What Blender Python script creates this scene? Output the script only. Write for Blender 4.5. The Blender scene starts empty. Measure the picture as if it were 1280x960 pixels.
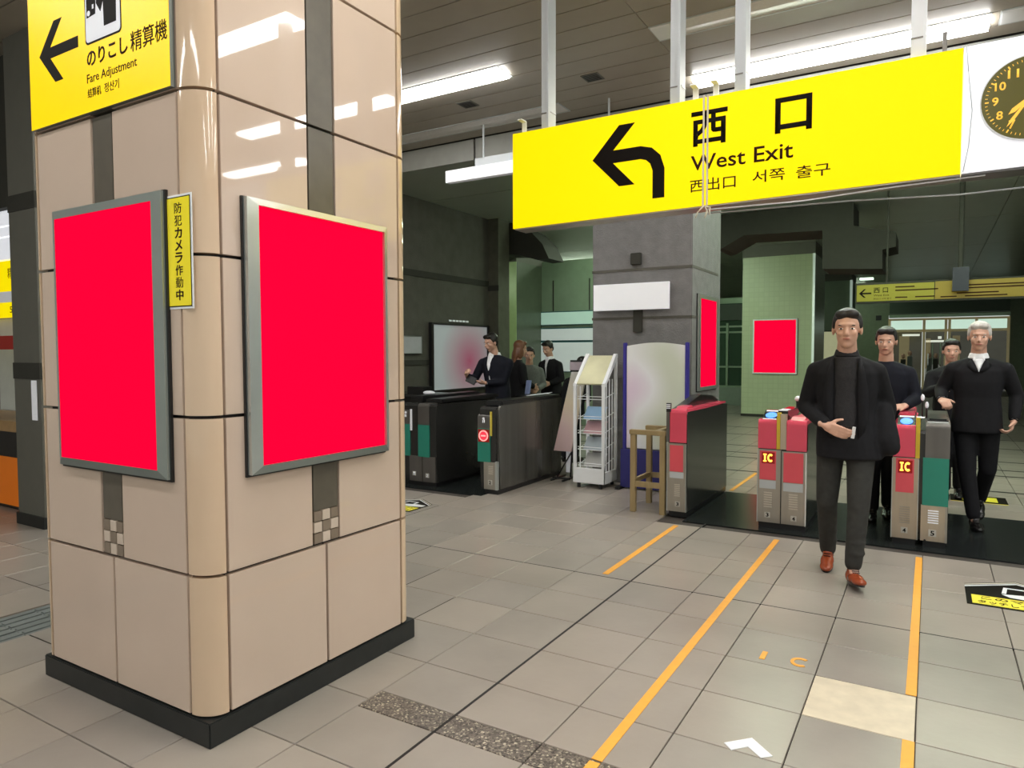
import bpy, bmesh, math, random
from mathutils import Vector, Matrix

# ------------------------------------------------------------------ camera
R3 = math.radians
sc = bpy.context.scene
COL = bpy.context.collection
FPX = 871.8
YAW, PIT, ROL = R3(-30.980), R3(2.608), R3(-0.1454)
CAM = Vector((0, 0, 1.5))
_f = Vector((math.sin(YAW)*math.cos(PIT), math.cos(YAW)*math.cos(PIT), -math.sin(PIT)))
_r = Vector((math.cos(YAW), -math.sin(YAW), 0)); _u = _r.cross(_f)
_r2 = _r*math.cos(ROL) + _u*math.sin(ROL); _u2 = -_r*math.sin(ROL) + _u*math.cos(ROL)
cd = bpy.data.cameras.new('camera'); cam = bpy.data.objects.new('camera', cd); COL.objects.link(cam)
cd.sensor_width = 36; cd.lens = FPX/1280*36; cd.clip_start = .05; cd.clip_end = 200
cam.matrix_world = Matrix(((_r2.x, _u2.x, -_f.x, 0), (_r2.y, _u2.y, -_f.y, 0), (_r2.z, _u2.z, -_f.z, 1.5), (0, 0, 0, 1)))
sc.camera = cam

# ------------------------------------------------------------------ world, view
w = bpy.data.worlds.new('world'); sc.world = w; w.use_nodes = True
w.node_tree.nodes['Background'].inputs[0].default_value = (.80, .86, .82, 1)
w.node_tree.nodes['Background'].inputs[1].default_value = 0.75
vs = sc.view_settings
vs.view_transform = 'Standard'; vs.look = 'None'; vs.gamma = 1; vs.use_curve_mapping = False; vs.exposure = 0.0
LAMP = 22.0      # strength of the lit ceiling fixtures in the front hall
LAMPG = 34.0      # and of the greener ones beyond the gates, added fill lights included

# ------------------------------------------------------------------ helpers
def ray(u, v):
    return _r2*((u-640)/FPX) + _u2*(-(v-480)/FPX) + _f
def atY(u, v, Y):
    d = ray(u, v); return CAM + d*(Y/d.y)
def atX(u, v, X):
    d = ray(u, v); return CAM + d*(X/d.x)
def atZ(u, v, Z=0):
    d = ray(u, v); return CAM + d*((Z-1.5)/d.z)

MATS = {}
def mat(name, col, rough=.5, metal=0, emit=0, ecol=None, noise=.06, nscale=8, spec=.5, bump=0, bscale=60, stretch=None, coat=0):
    if name in MATS: return MATS[name]
    m = bpy.data.materials.new(name); MATS[name] = m; m.use_nodes = True
    nt = m.node_tree; b = nt.nodes['Principled BSDF']
    b.inputs['Base Color'].default_value = (*col, 1); b.inputs['Roughness'].default_value = rough
    b.inputs['Metallic'].default_value = metal
    b.inputs['Specular IOR Level'].default_value = spec
    if coat: b.inputs['Coat Weight'].default_value = coat; b.inputs['Coat Roughness'].default_value = .03
    if emit:
        b.inputs['Emission Color'].default_value = (*(ecol or col), 1); b.inputs['Emission Strength'].default_value = emit
    geo = nt.nodes.new('ShaderNodeNewGeometry')
    src = geo.outputs['Position']
    if stretch:
        mp = nt.nodes.new('ShaderNodeMapping'); mp.inputs['Scale'].default_value = stretch
        nt.links.new(src, mp.inputs['Vector']); src = mp.outputs['Vector']
    if noise:
        n = nt.nodes.new('ShaderNodeTexNoise'); n.inputs['Scale'].default_value = nscale; n.inputs['Detail'].default_value = 5
        nt.links.new(src, n.inputs['Vector'])
        r = nt.nodes.new('ShaderNodeMapRange'); r.inputs[3].default_value = 1-noise*2; r.inputs[4].default_value = 1+noise*2
        nt.links.new(n.outputs['Fac'], r.inputs['Value'])
        mx = nt.nodes.new('ShaderNodeMix'); mx.data_type = 'RGBA'; mx.blend_type = 'MULTIPLY'; mx.inputs[0].default_value = 1
        mx.inputs[6].default_value = (*col, 1); nt.links.new(r.outputs[0], mx.inputs[7])
        nt.links.new(mx.outputs[2], b.inputs['Base Color'])
    if bump:
        n2 = nt.nodes.new('ShaderNodeTexNoise'); n2.inputs['Scale'].default_value = bscale; n2.inputs['Detail'].default_value = 4
        nt.links.new(src, n2.inputs['Vector'])
        bp = nt.nodes.new('ShaderNodeBump'); bp.inputs['Strength'].default_value = bump; bp.inputs['Distance'].default_value = .01
        nt.links.new(n2.outputs['Fac'], bp.inputs['Height']); nt.links.new(bp.outputs['Normal'], b.inputs['Normal'])
    return m

def grid_mat(name, col, line, su, sv, axis, rough=.4, lw=.06):
    """small tiles seen from afar: procedural grid of joints on a wall; axis = wall normal ('x' or 'y')"""
    m = bpy.data.materials.new(name); MATS[name] = m; m.use_nodes = True
    nt = m.node_tree; b = nt.nodes['Principled BSDF']; b.inputs['Roughness'].default_value = rough
    geo = nt.nodes.new('ShaderNodeNewGeometry'); sp = nt.nodes.new('ShaderNodeSeparateXYZ')
    nt.links.new(geo.outputs['Position'], sp.inputs[0])
    cb = nt.nodes.new('ShaderNodeCombineXYZ')
    nt.links.new(sp.outputs['Y' if axis == 'x' else 'X'], cb.inputs[0]); nt.links.new(sp.outputs['Z'], cb.inputs[1])
    br = nt.nodes.new('ShaderNodeTexBrick'); br.offset = 0
    br.inputs['Color1'].default_value = (*col, 1); br.inputs['Color2'].default_value = (*[c*.95 for c in col], 1)
    br.inputs['Mortar'].default_value = (*line, 1); br.inputs['Scale'].default_value = 1
    br.inputs['Brick Width'].default_value = su; br.inputs['Row Height'].default_value = sv
    br.inputs['Mortar Size'].default_value = su*lw
    nt.links.new(cb.outputs[0], br.inputs['Vector']); nt.links.new(br.outputs['Color'], b.inputs['Base Color'])
    return m

def tagk(o, label=None, cat=None, group=None, kind=None):
    if label: o['label'] = label
    if cat: o['category'] = cat
    if group: o['group'] = group
    if kind: o['kind'] = kind
    return o

def thing(name, label, cat, loc, group=None, kind=None):
    o = bpy.data.objects.new(name, None); COL.objects.link(o); o.location = loc; o.empty_display_size = .1
    tagk(o, label, cat, group, kind); return o

def wloc(p):
    v = Vector((0, 0, 0))
    while p is not None: v = v + p.location; p = p.parent
    return v

class MB:
    def __init__(s): s.v = []; s.f = []
    def add(s, vs, fs):
        n = len(s.v); s.v += [tuple(v) for v in vs]; s.f += [tuple(i+n for i in f) for f in fs]; return s
    def box(s, x0, y0, z0, x1, y1, z1):
        return s.add([(x0,y0,z0),(x1,y0,z0),(x1,y1,z0),(x0,y1,z0),(x0,y0,z1),(x1,y0,z1),(x1,y1,z1),(x0,y1,z1)],
                     [(0,3,2,1),(4,5,6,7),(0,1,5,4),(1,2,6,5),(2,3,7,6),(3,0,4,7)])
    def prism(s, pts, ax, a, b):
        """extrude polygon: ax 'y' -> pts are (x,z); 'x' -> (y,z); 'z' -> (x,y)"""
        def P(p, t):
            return (p[0], t, p[1]) if ax == 'y' else (t, p[0], p[1]) if ax == 'x' else (p[0], p[1], t)
        n = len(pts)
        vs = [P(p, a) for p in pts] + [P(p, b) for p in pts]
        return s.add(vs, [tuple(range(n))[::-1], tuple(range(n, 2*n))] + [(i, (i+1) % n, (i+1) % n+n, i+n) for i in range(n)])
    def cyl(s, p0, p1, r0, r1=None, n=12):
        r1 = r0 if r1 is None else r1
        p0 = Vector(p0); p1 = Vector(p1); d = (p1-p0).normalized()
        a = d.orthogonal().normalized(); b = d.cross(a)
        vs = []
        for p, r in ((p0, r0), (p1, r1)):
            for i in range(n):
                t = 2*math.pi*i/n; vs.append(p + a*math.cos(t)*r + b*math.sin(t)*r)
        return s.add(vs, [tuple(range(n))[::-1], tuple(range(n, 2*n))] + [(i, (i+1) % n, (i+1) % n+n, i+n) for i in range(n)])
    def tube(s, pts, r, n=8):
        for a, b in zip(pts[:-1], pts[1:]): s.cyl(a, b, r, r, n)
        return s
    def ell(s, c, rad, M=None, nu=16, nv=10):
        c = Vector(c); vs = [Vector((0, 0, -rad[2]))]
        for j in range(1, nv):
            ph = -math.pi/2 + math.pi*j/nv
            for i in range(nu):
                t = 2*math.pi*i/nu
                vs.append(Vector((rad[0]*math.cos(ph)*math.cos(t), rad[1]*math.cos(ph)*math.sin(t), rad[2]*math.sin(ph))))
        vs.append(Vector((0, 0, rad[2])))
        fs = [(0, 1+(i+1) % nu, 1+i) for i in range(nu)]
        for j in range(nv-2):
            for i in range(nu):
                a = 1+j*nu+i; b = 1+j*nu+(i+1) % nu; fs.append((a, b, b+nu, a+nu))
        L = len(vs)-1; base = 1+(nv-2)*nu
        fs += [(base+i, base+(i+1) % nu, L) for i in range(nu)]
        return s.add([c + (M @ v if M is not None else v) for v in vs], fs)
    def cap(s, p0, r0, p1, r1, n=12):
        """tapered limb with round ends"""
        p0 = Vector(p0); p1 = Vector(p1)
        if (p1-p0).length > 1e-5: s.cyl(p0, p1, r0, r1, n)
        s.ell(p0, (r0, r0, r0), None, n, 6); s.ell(p1, (r1, r1, r1), None, n, 6); return s
    def loft(s, secs, r, f, n=20, pw=1.0):
        """stack of ellipses: secs = [(centre, half width, half depth)]"""
        vs = []
        for c, a, b in secs:
            for i in range(n):
                t = 2*math.pi*i/n; ct, st = math.cos(t), math.sin(t)
                e = lambda q: math.copysign(abs(q)**pw, q)
                vs.append(Vector(c) + r*a*e(ct) + f*b*e(st))
        m = len(secs); fs = [tuple(range(n))[::-1], tuple(range((m-1)*n, m*n))]
        for j in range(m-1):
            for i in range(n):
                a = j*n+i; b = j*n+(i+1) % n; fs.append((a, b, b+n, a+n))
        return s.add(vs, fs)
    def build(s, name, m, parent=None, smooth=False, bevel=0, loc=None, fixn=False):
        me = bpy.data.meshes.new(name)
        if parent is not None: o0 = wloc(parent)
        elif loc is not None: o0 = Vector(loc)
        else:
            xs = [v[0] for v in s.v]; ys = [v[1] for v in s.v]; zs = [v[2] for v in s.v]
            o0 = Vector(((min(xs)+max(xs))/2, (min(ys)+max(ys))/2, min(zs)))
        me.from_pydata([(v[0]-o0.x, v[1]-o0.y, v[2]-o0.z) for v in s.v], [], s.f); me.update()
        if bevel or fixn:
            bm = bmesh.new(); bm.from_mesh(me)
            bmesh.ops.recalc_face_normals(bm, faces=bm.faces)
            if bevel:
                bmesh.ops.bevel(bm, geom=[e for e in bm.edges if len(e.link_faces) == 2 and e.calc_face_angle(0) > .5], offset=bevel, segments=2, affect='EDGES', clamp_overlap=True)
            bm.to_mesh(me); bm.free()
        if smooth:
            for p in me.polygons: p.use_smooth = True
        if m: me.materials.append(m)
        o = bpy.data.objects.new(name, me); COL.objects.link(o)
        if parent is not None: o.parent = parent
        else: o.location = o0
        return o
    def remesh(s, name, m, parent, voxel=.01, it=2):
        o = s.build(name, None, parent)
        md = o.modifiers.new('r', 'REMESH'); md.mode = 'VOXEL'; md.voxel_size = voxel; md.use_smooth_shade = True
        sm = o.modifiers.new('s', 'SMOOTH'); sm.factor = .5; sm.iterations = it
        bpy.context.view_layer.update()
        dg = bpy.context.evaluated_depsgraph_get()
        me = bpy.data.meshes.new_from_object(o.evaluated_get(dg)); o.modifiers.clear(); o.data = me
        me.materials.clear(); me.materials.append(m)
        for p in me.polygons: p.use_smooth = True
        return o

def box(name, b, m, parent=None, bevel=0, **k): return MB().box(*b).build(name, m, parent, bevel=bevel, **k)

def text(name, body, x0, z0, x1, z1, Y, m, parent, bold=.0, depth=.001, axis='y', stretch=True):
    """real lettering fitted in a rectangle on a plane facing -Y (or the floor when axis='z': x0,y0,x1,y1,height)"""
    c = bpy.data.curves.new('t', 'FONT'); c.body = body; c.size = 1; c.resolution_u = 3; c.offset = bold
    o = bpy.data.objects.new('t', c); COL.objects.link(o); bpy.context.view_layer.update()
    me = bpy.data.meshes.new_from_object(o.evaluated_get(bpy.context.evaluated_depsgraph_get()))
    bpy.data.objects.remove(o); bpy.data.curves.remove(c)
    if not len(me.vertices): return None
    xs = [v.co.x for v in me.vertices]; ys = [v.co.y for v in me.vertices]
    ax, bx, ay, by = min(xs), max(xs), min(ys), max(ys)
    sx = (x1-x0)/max(bx-ax, 1e-4); sy = (z1-z0)/max(by-ay, 1e-4)
    if not stretch: sx = sy = min(sx, sy)
    wl = wloc(parent)
    for v in me.vertices:
        px = x0+(v.co.x-ax)*sx; pz = z0+(v.co.y-ay)*sy
        v.co = (Vector((px, Y, pz)) if axis == 'y' else Vector((px, pz, Y))) - wl
    bm = bmesh.new(); bm.from_mesh(me)
    n = Vector((0, -1, 0)) if axis == 'y' else Vector((0, 0, 1))
    r = bmesh.ops.extrude_face_region(bm, geom=list(bm.faces))
    for g in r['geom']:
        if isinstance(g, bmesh.types.BMVert): g.co += n*depth
    bmesh.ops.recalc_face_normals(bm, faces=bm.faces)
    bm.to_mesh(me); bm.free()
    me.materials.clear(); me.materials.append(m)
    q = bpy.data.objects.new(name, me); COL.objects.link(q); q.parent = parent
    return q

def put_copy(src, loc, parent):
    o = src.copy(); COL.objects.link(o); o.parent = parent; o.location = loc; return o

random.seed(7)

# ------------------------------------------------------------------ materials
M_tile = [mat('floor_tile_a', (.325,.287,.245), .30, noise=.10, nscale=2.2, bump=.05, bscale=30),
          mat('floor_tile_b', (.298,.266,.23), .33, noise=.11, nscale=2.6, bump=.05, bscale=30),
          mat('floor_tile_c', (.338,.297,.252), .28, noise=.09, nscale=1.9, bump=.05, bscale=30)]
M_tile_pale = mat('pale_floor_tile', (.62,.54,.40), .5, noise=.10, nscale=14)
M_grout = mat('dark_grout', (.06,.05,.043), .8)
M_black = mat('black_joint', (.008,.006,.006), .6, noise=0)
M_panel = [mat('beige_glazed_panel_a', (.60,.475,.38), .025, noise=.035, nscale=3, spec=.6),
           mat('beige_glazed_panel_b', (.585,.46,.368), .03, noise=.035, nscale=3, spec=.6)]
M_panel_c = mat('beige_corner_panel', (.64,.475,.33), .06, noise=.035, nscale=3, spec=.6)
M_strip = mat('olive_strip', (.105,.092,.07), .35, noise=.12, nscale=14)
M_mos_l = mat('mosaic_light', (.60,.50,.41), .2); M_mos_d = mat('mosaic_brown', (.23,.18,.135), .2)
M_skirt = mat('black_skirting', (.012,.014,.014), .45, noise=.2, nscale=20)
M_alu = mat('satin_aluminium', (.52,.56,.55), .28, metal=.75, noise=.05)
M_alu_d = mat('dull_aluminium', (.27,.30,.28), .35, metal=.7, noise=.05)
M_alu_g = mat('grey_green_aluminium', (.40,.45,.42), .32, metal=.6, noise=.05)
M_alu_w = mat('bright_aluminium', (.80,.82,.82), .22, metal=.5, noise=.03)
M_dark = mat('black_plastic', (.012,.012,.013), .3, noise=.1)
M_gloss = mat('black_gloss_plastic', (.010,.011,.011), .12, noise=.1)
M_red = mat('red_poster', (.30,0,.01), .9, emit=.90, ecol=(.97,.0012,.038), noise=0, spec=0)
M_yel = mat('lit_yellow_sign', (.5,.36,0), .6, emit=.80, ecol=(1,.80,.0), noise=0, spec=.1)
M_yel2 = mat('lit_yellow_sign_b', (.5,.36,0), .35, emit=.72, ecol=(1,.68,.0), noise=0, spec=.2)
M_ink = mat('black_ink', (.006,.004,.003), .6, noise=0, spec=.1)
M_ink_b = mat('brown_black_ink', (.03,.008,.005), .6, noise=0, spec=.1)
M_white = mat('lit_white_panel', (.7,.7,.7), .5, emit=.55, ecol=(.9,.92,1), noise=0, spec=.1)
M_wpaint = mat('white_paint', (.80,.82,.84), .4, noise=.03)
M_gpaint = mat('grey_paint', (.50,.53,.55), .4, noise=.03)
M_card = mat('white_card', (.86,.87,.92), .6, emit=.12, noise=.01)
M_ceil = mat('ceiling_plank', (.33,.295,.24), .40, noise=.05, nscale=4)
M_ceil_low = mat('satin_metal_ceiling', (.38,.42,.36), .30, metal=.1, noise=.05, nscale=2)
M_soffit = mat('pale_fascia_panel', (.34,.34,.31), .5, noise=.06)
M_conc = mat('grey_concrete', (.17,.165,.165), .75, noise=.16, nscale=9, bump=.5, bscale=70)
M_conc_d = mat('dark_concrete', (.085,.08,.066), .8, noise=.18, nscale=5, bump=.3, bscale=50)
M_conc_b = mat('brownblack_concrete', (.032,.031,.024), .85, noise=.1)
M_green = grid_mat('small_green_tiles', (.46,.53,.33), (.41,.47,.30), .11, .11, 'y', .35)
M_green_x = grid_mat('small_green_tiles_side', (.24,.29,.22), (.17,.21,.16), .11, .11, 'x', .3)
M_green_d = mat('dull_green_wall', (.17,.21,.13), .5, noise=.1)
M_lime = mat('pale_lime_tiles', (.46,.60,.28), .35, noise=.05, emit=0)
M_lit = mat('lit_diffuser', (1,1,1), .5, emit=LAMP, ecol=(1,.985,.95), noise=0)
M_litg = mat('lit_greenish_diffuser', (1,1,1), .5, emit=LAMPG, ecol=(.80,1,.74), noise=0)
M_unlit = mat('unlit_diffuser', (.72,.70,.68), .35, noise=.06, nscale=30)
M_orange = mat('orange_tape', (.86,.40,.05), .5, noise=.05, nscale=20)
M_pink = mat('gate_pink', (.70,.075,.13), .22, noise=.03)
M_pinkf = mat('gate_pink_flat', (.74,.09,.12), .35, noise=.03)
M_steel = mat('brushed_steel', (.40,.37,.32), .35, metal=.65, noise=.08, nscale=20, stretch=(1,1,.08))
M_steel_w = mat('warm_brushed_steel', (.50,.42,.32), .38, metal=.5, noise=.08, nscale=20, stretch=(1,1,.08))
M_steel_d = mat('dark_brushed_steel', (.16,.15,.14), .3, metal=.6, noise=.12, nscale=12, stretch=(1,1,.08))
M_teal = mat('gate_teal', (.02,.23,.165), .4, noise=.03)
M_gateside = mat('dark_glossy_gate_side', (.028,.028,.027), .16, noise=.15, nscale=5)
M_mat = mat('black_rubber_floor', (.016,.019,.019), .22, noise=.12, nscale=5)
M_led = mat('led_amber', (1,.4,.02), .5, emit=2.2, ecol=(1,.62,.08), noise=0)
M_ledred = mat('led_red_board', (.10,0,0), .4, emit=.16, ecol=(1,.0,.0), noise=0)
M_redlight = mat('red_stop_light', (.8,.02,.03), .4, emit=1.1, ecol=(1,.03,.06), noise=0)
M_blue = mat('lit_blue_reader', (.02,.12,.8), .3, emit=1.2, ecol=(.03,.22,1), noise=0)
M_brass = mat('yellow_bracket', (.62,.44,.03), .4, noise=.08)
M_wood = mat('worn_varnished_wood', (.33,.24,.115), .45, noise=.16, nscale=30, stretch=(1,1,.15))
M_woodc = mat('counter_wood', (.40,.25,.11), .4, noise=.12, nscale=20)
M_navy = mat('navy_cloth', (.022,.020,.16), .6, noise=.08)
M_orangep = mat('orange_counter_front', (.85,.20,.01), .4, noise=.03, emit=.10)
M_redp = mat('dark_red_band', (.40,.02,.015), .5, noise=.03)
M_cream = mat('cream_board', (.62,.58,.48), .5, noise=.05)
M_bluegray = mat('bluegrey_grooved_strip', (.17,.19,.185), .4, noise=.1)
M_glass = mat('greenish_dark_glass', (.05,.09,.06), .08, noise=.1, nscale=1, spec=.6)
M_frame = mat('pale_green_frame', (.30,.40,.28), .35, metal=.3, noise=.05)
M_brassframe = mat('bronze_door_frame', (.50,.43,.25), .4, metal=.2, noise=.06, emit=.10, ecol=(.7,.58,.30))  # warm light falling on the frames is put in as a faint glow
M_clock = mat('olive_clock_face', (.085,.075,.006), .3, noise=.04, emit=.25, ecol=(.10,.085,.004))
M_gold = mat('gold_numerals', (.9,.5,.06), .4, noise=0, emit=.45, ecol=(1,.62,.06))
M_strap = mat('pale_plastic_strap', (.62,.56,.44), .4, noise=.05)
M_skin = mat('skin', (.62,.36,.26), .5, noise=.05, nscale=20)
M_suit = mat('black_suit_cloth', (.008,.008,.010), .8, noise=.2, nscale=30, spec=.25)
M_navyc = mat('very_dark_navy_cloth', (.007,.008,.015), .8, noise=.2, nscale=30, spec=.25)
M_knit = mat('charcoal_knit', (.030,.029,.031), .9, noise=.15, nscale=60, bump=.3, bscale=200, spec=.2)
M_trous = mat('dark_grey_trousers', (.036,.036,.033), .85, noise=.18, nscale=25, spec=.25)
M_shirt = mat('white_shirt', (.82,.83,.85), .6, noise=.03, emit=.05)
M_shoe = mat('reddish_brown_leather', (.30,.055,.016), .25, noise=.15, nscale=30)
M_shoeb = mat('black_leather', (.010,.009,.009), .25, noise=.1)
M_hair = mat('black_hair', (.010,.008,.007), .45, noise=.3, nscale=90, stretch=(1,1,.3))
M_hairg = mat('white_hair', (.52,.50,.47), .5, noise=.15, nscale=90, stretch=(1,1,.3))
M_hairbr = mat('brown_hair', (.16,.065,.03), .4, noise=.3, nscale=90, stretch=(1,1,.3))
M_coatg = mat('grey_coat_cloth', (.13,.14,.13), .8, noise=.15, nscale=40)
M_lip = mat('lips', (.42,.15,.11), .5, noise=0)
M_eyew = mat('eye_white', (.75,.73,.70), .3, noise=0)
M_iris = mat('dark_iris', (.015,.010,.008), .2, noise=0)
M_phone_s = mat('phone_screen', (.01,.01,.012), .08, noise=0)

# ------------------------------------------------------------------ floor
T = .4083
XS0 = -1.655; YS0 = 2.625
floor = MB().box(-14, -6, -.25, 8, 34, -.012).build('floor', M_grout, loc=(0,0,0)); tagk(floor, 'grey-beige square stone tile floor with dark joints', kind='structure')
def tile_mesh(w_, d_, m, name='tile', g=.0026, t=.012):
    mb = MB(); a, b = w_/2-g, d_/2-g; e = .0018
    mb.add([(-a,-b,-t),(a,-b,-t),(a,b,-t),(-a,b,-t),(-a+0,-b+0,-e),(a,-b,-e),(a,b,-e),(-a,b,-e),(-a+e,-b+e,0),(a-e,-b+e,0),(a-e,b-e,0),(-a+e,b-e,0)],
           [(8,9,10,11),(0,1,5,4),(1,2,6,5),(2,3,7,6),(3,0,4,7),(4,5,9,8),(5,6,10,9),(6,7,11,10),(7,4,8,11)])
    me = bpy.data.meshes.new(name); me.from_pydata(mb.v, [], mb.f); me.materials.append(m); return me
TM = [tile_mesh(T, T, m) for m in M_tile]
def inview(x, y, mg=40):
    c = Vector((x, y, 0)) - CAM; zc = c.dot(_f)
    if zc < .5: return False
    u = 640+FPX*c.dot(_r2)/zc; v = 480-FPX*c.dot(_u2)/zc
    return -mg-150/zc < u < 1280+mg+150/zc and 400 < v < 960+mg+200/zc
def in_mat(x, y):
    return 6.05 < y < 7.54 and (-7.5 < x < -4.0 or -1.9 < x < 2.6)
def hidden(x, y):  # behind the big pillar
    if -3.5 < x < -2.32 and 1.63 < y < 2.82: return True
    if y > 2.8:
        s = x/y
        return -2.31/1.75 < s < -2.31/2.85 and x < -2.4
    return y > 1.7 and x < -3.5 and x/y > -3.51/1.62
cells = []
for i in range(-30, 24):
    for j in range(-21, 62):
        x = XS0+(i+.5)*T; y = YS0+(j+.5)*T
        if in_mat(x, y): continue
        if -4.5 < x < -4.1 and y < 4: continue
        cells.append((x, y, i, j))
pale = (3, 1)
vis = [c for c in cells if inview(c[0], c[1]) and not hidden(c[0], c[1])]
vis.sort(key=lambda c: Vector((c[0], c[1])).length)
near = set((c[2], c[3]) for c in vis[:285])
rest = MB(); ntile = 0
for x, y, i, j in cells:
    if j == -1 and i >= -1:       # row holding the speckled granite band: a short and a long piece
        m = M_tile[(i*5) % 3]
        o = bpy.data.objects.new('tile', tile_mesh(T, .325, m)); COL.objects.link(o); o.parent = floor; o.location = (x, 2.4625, 0)
        o = bpy.data.objects.new('tile', tile_mesh(T, 2.15-1.8083, m)); COL.objects.link(o); o.parent = floor; o.location = (x, (2.15+1.8083)/2, 0)
        continue
    if j == -2 and i >= -1: continue
    if (i, j) == pale:
        o = bpy.data.objects.new('tile', tile_mesh(T, T, M_tile_pale)); COL.objects.link(o); o.parent = floor; o.location = (x, y, 0)
        tagk(o, 'paler cream replacement floor tile'); continue
    if (i, j) in near:
        o = bpy.data.objects.new('tile', random.choice(TM)); COL.objects.link(o); o.parent = floor; o.location = (x, y, 0); ntile += 1
    else:
        a = T/2-.003; rest.add([(x-a, y-a, 0), (x+a, y-a, 0), (x+a, y+a, 0), (x-a, y+a, 0)], [(0,1,2,3)])
for k, o in enumerate([rest.build('tile', M_tile[1], floor)]): tagk(o, kind='stuff')
# speckled granite band
gm = bpy.data.materials.new('speckled_granite'); gm.use_nodes = True; nt = gm.node_tree; b = nt.nodes['Principled BSDF']; b.inputs['Roughness'].default_value = .3
geo = nt.nodes.new('ShaderNodeNewGeometry'); vo = nt.nodes.new('ShaderNodeTexVoronoi'); vo.inputs['Scale'].default_value = 130
nt.links.new(geo.outputs['Position'], vo.inputs['Vector']); cr = nt.nodes.new('ShaderNodeValToRGB'); sp = nt.nodes.new('ShaderNodeSeparateColor')
nt.links.new(vo.outputs['Color'], sp.inputs[0]); nt.links.new(sp.outputs[0], cr.inputs[0])
cr.color_ramp.elements[0].position = .0; cr.color_ramp.elements[0].color = (.045,.035,.03,1)
cr.color_ramp.elements[1].position = 1; cr.color_ramp.elements[1].color = (.62,.56,.42,1)
e = cr.color_ramp.elements.new(.55); e.color = (.15,.125,.105,1); e = cr.color_ramp.elements.new(.85); e.color = (.22,.19,.15,1)
nt.links.new(cr.outputs[0], b.inputs['Base Color'])
for k in range(-1, 12):
    x = XS0+(k+.5)*T
    o = bpy.data.objects.new('granite_tile', tile_mesh(T, .15, gm)); COL.objects.link(o); o.parent = floor; o.location = (x, 2.225, 0)
    tagk(o, 'speckled dark granite inlay strip')
box('expansion_joint', (XS0-.006, -5, -.012, XS0+.006, 6.05, .0012), M_black, floor)
box('expansion_joint', (-8, YS0+4*T-.0035, -.012, 2.5, YS0+4*T+.0035, .0010), M_black, floor)
# ridged strip left of the pillar
for k in range(-10, 12):
    y = k*.2+1.0
    o = MB().box(-4.5, y+.002, -.012, -4.1, y+.198, -.004)
    for q in range(5): o.box(-4.47+q*.075, y+.006, -.004, -4.435+q*.075, y+.194, .003)
    o.build('grooved_tile', M_bluegray, floor)
# dark rubber at the gates
for x0, x1, lb in ((-1.86, 2.6, 'right'), (-7.4, -4.0, 'left')):
    o = box('rubber_mat', (x0, 6.03, -.01, x1, 7.545, .0015), M_mat, floor); tagk(o, 'black rubber floor between the ticket gates')
# darker bands on the far floor
for y in (8.95, 10.1, 10.6, 11.4, 12.95, 14.2, 17.2):
    box('dark_joint_band', (-7, y, -.012, 6, y+.06, .001), M_black, floor)

# orange tape lines
def tape(x, y0, y1, label):
    o = box('floor_tape', (x-.021, y0, 0.0, x+.021, y1, .003), M_orange); tagk(o, label, 'floor tape'); return o
tape(-1.022, 2.30, 5.80, 'orange tape line ahead of the gate with two pink units, long middle one')
tape(-1.022, 1.2, 2.285, 'orange tape line cut off at the bottom edge, left one, below the granite strip')
tape(-1.856, 4.31, 5.84, 'short orange tape line leading to the leftmost pink gate')
tape(-0.043, 3.445, 5.82, 'orange tape line from the pink and teal gate to the pale tile')
tape(-0.043, 1.4, 3.03, 'orange tape line at the bottom edge below the pale cream tile')
tape(-1.82, 7.62, 8.9, 'orange tape line on the dim floor beyond the gates')
# IC letters and white chevron on floor
t = thing('floor_lettering', 'orange letters IC taped on the floor tiles', 'floor marking', (-.6, 3.53, 0))
I0 = atZ(955, 825); I1 = atZ(965, 813)
MB().prism([(-.69,3.49),(-.665,3.49),(-.665,3.585),(-.69,3.585)], 'z', 0, .003).build('letter', M_orange, t)
cc = MB()
for k in range(14):
    a0 = R3(50+k*260/14); a1 = R3(50+(k+1)*260/14)
    P = lambda a, r: (-.51+math.cos(a)*r*.85, 3.545+math.sin(a)*r)
    cc.prism([P(a0,.033),P(a0,.052),P(a1,.052),P(a1,.033)], 'z', 0, .003)
cc.build('letter', M_orange, t, fixn=True)
o = MB().prism([tuple(atZ(*p)[:2]) for p in ((905,929),(940,923),(966,946),(951,948),(935,934),(914,938))][::-1], 'z', 0, .003).build('floor_chevron', M_wpaint, fixn=True)
tagk(o, 'white chevron arrow sticker on the floor near the bottom edge', 'floor marking')

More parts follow.
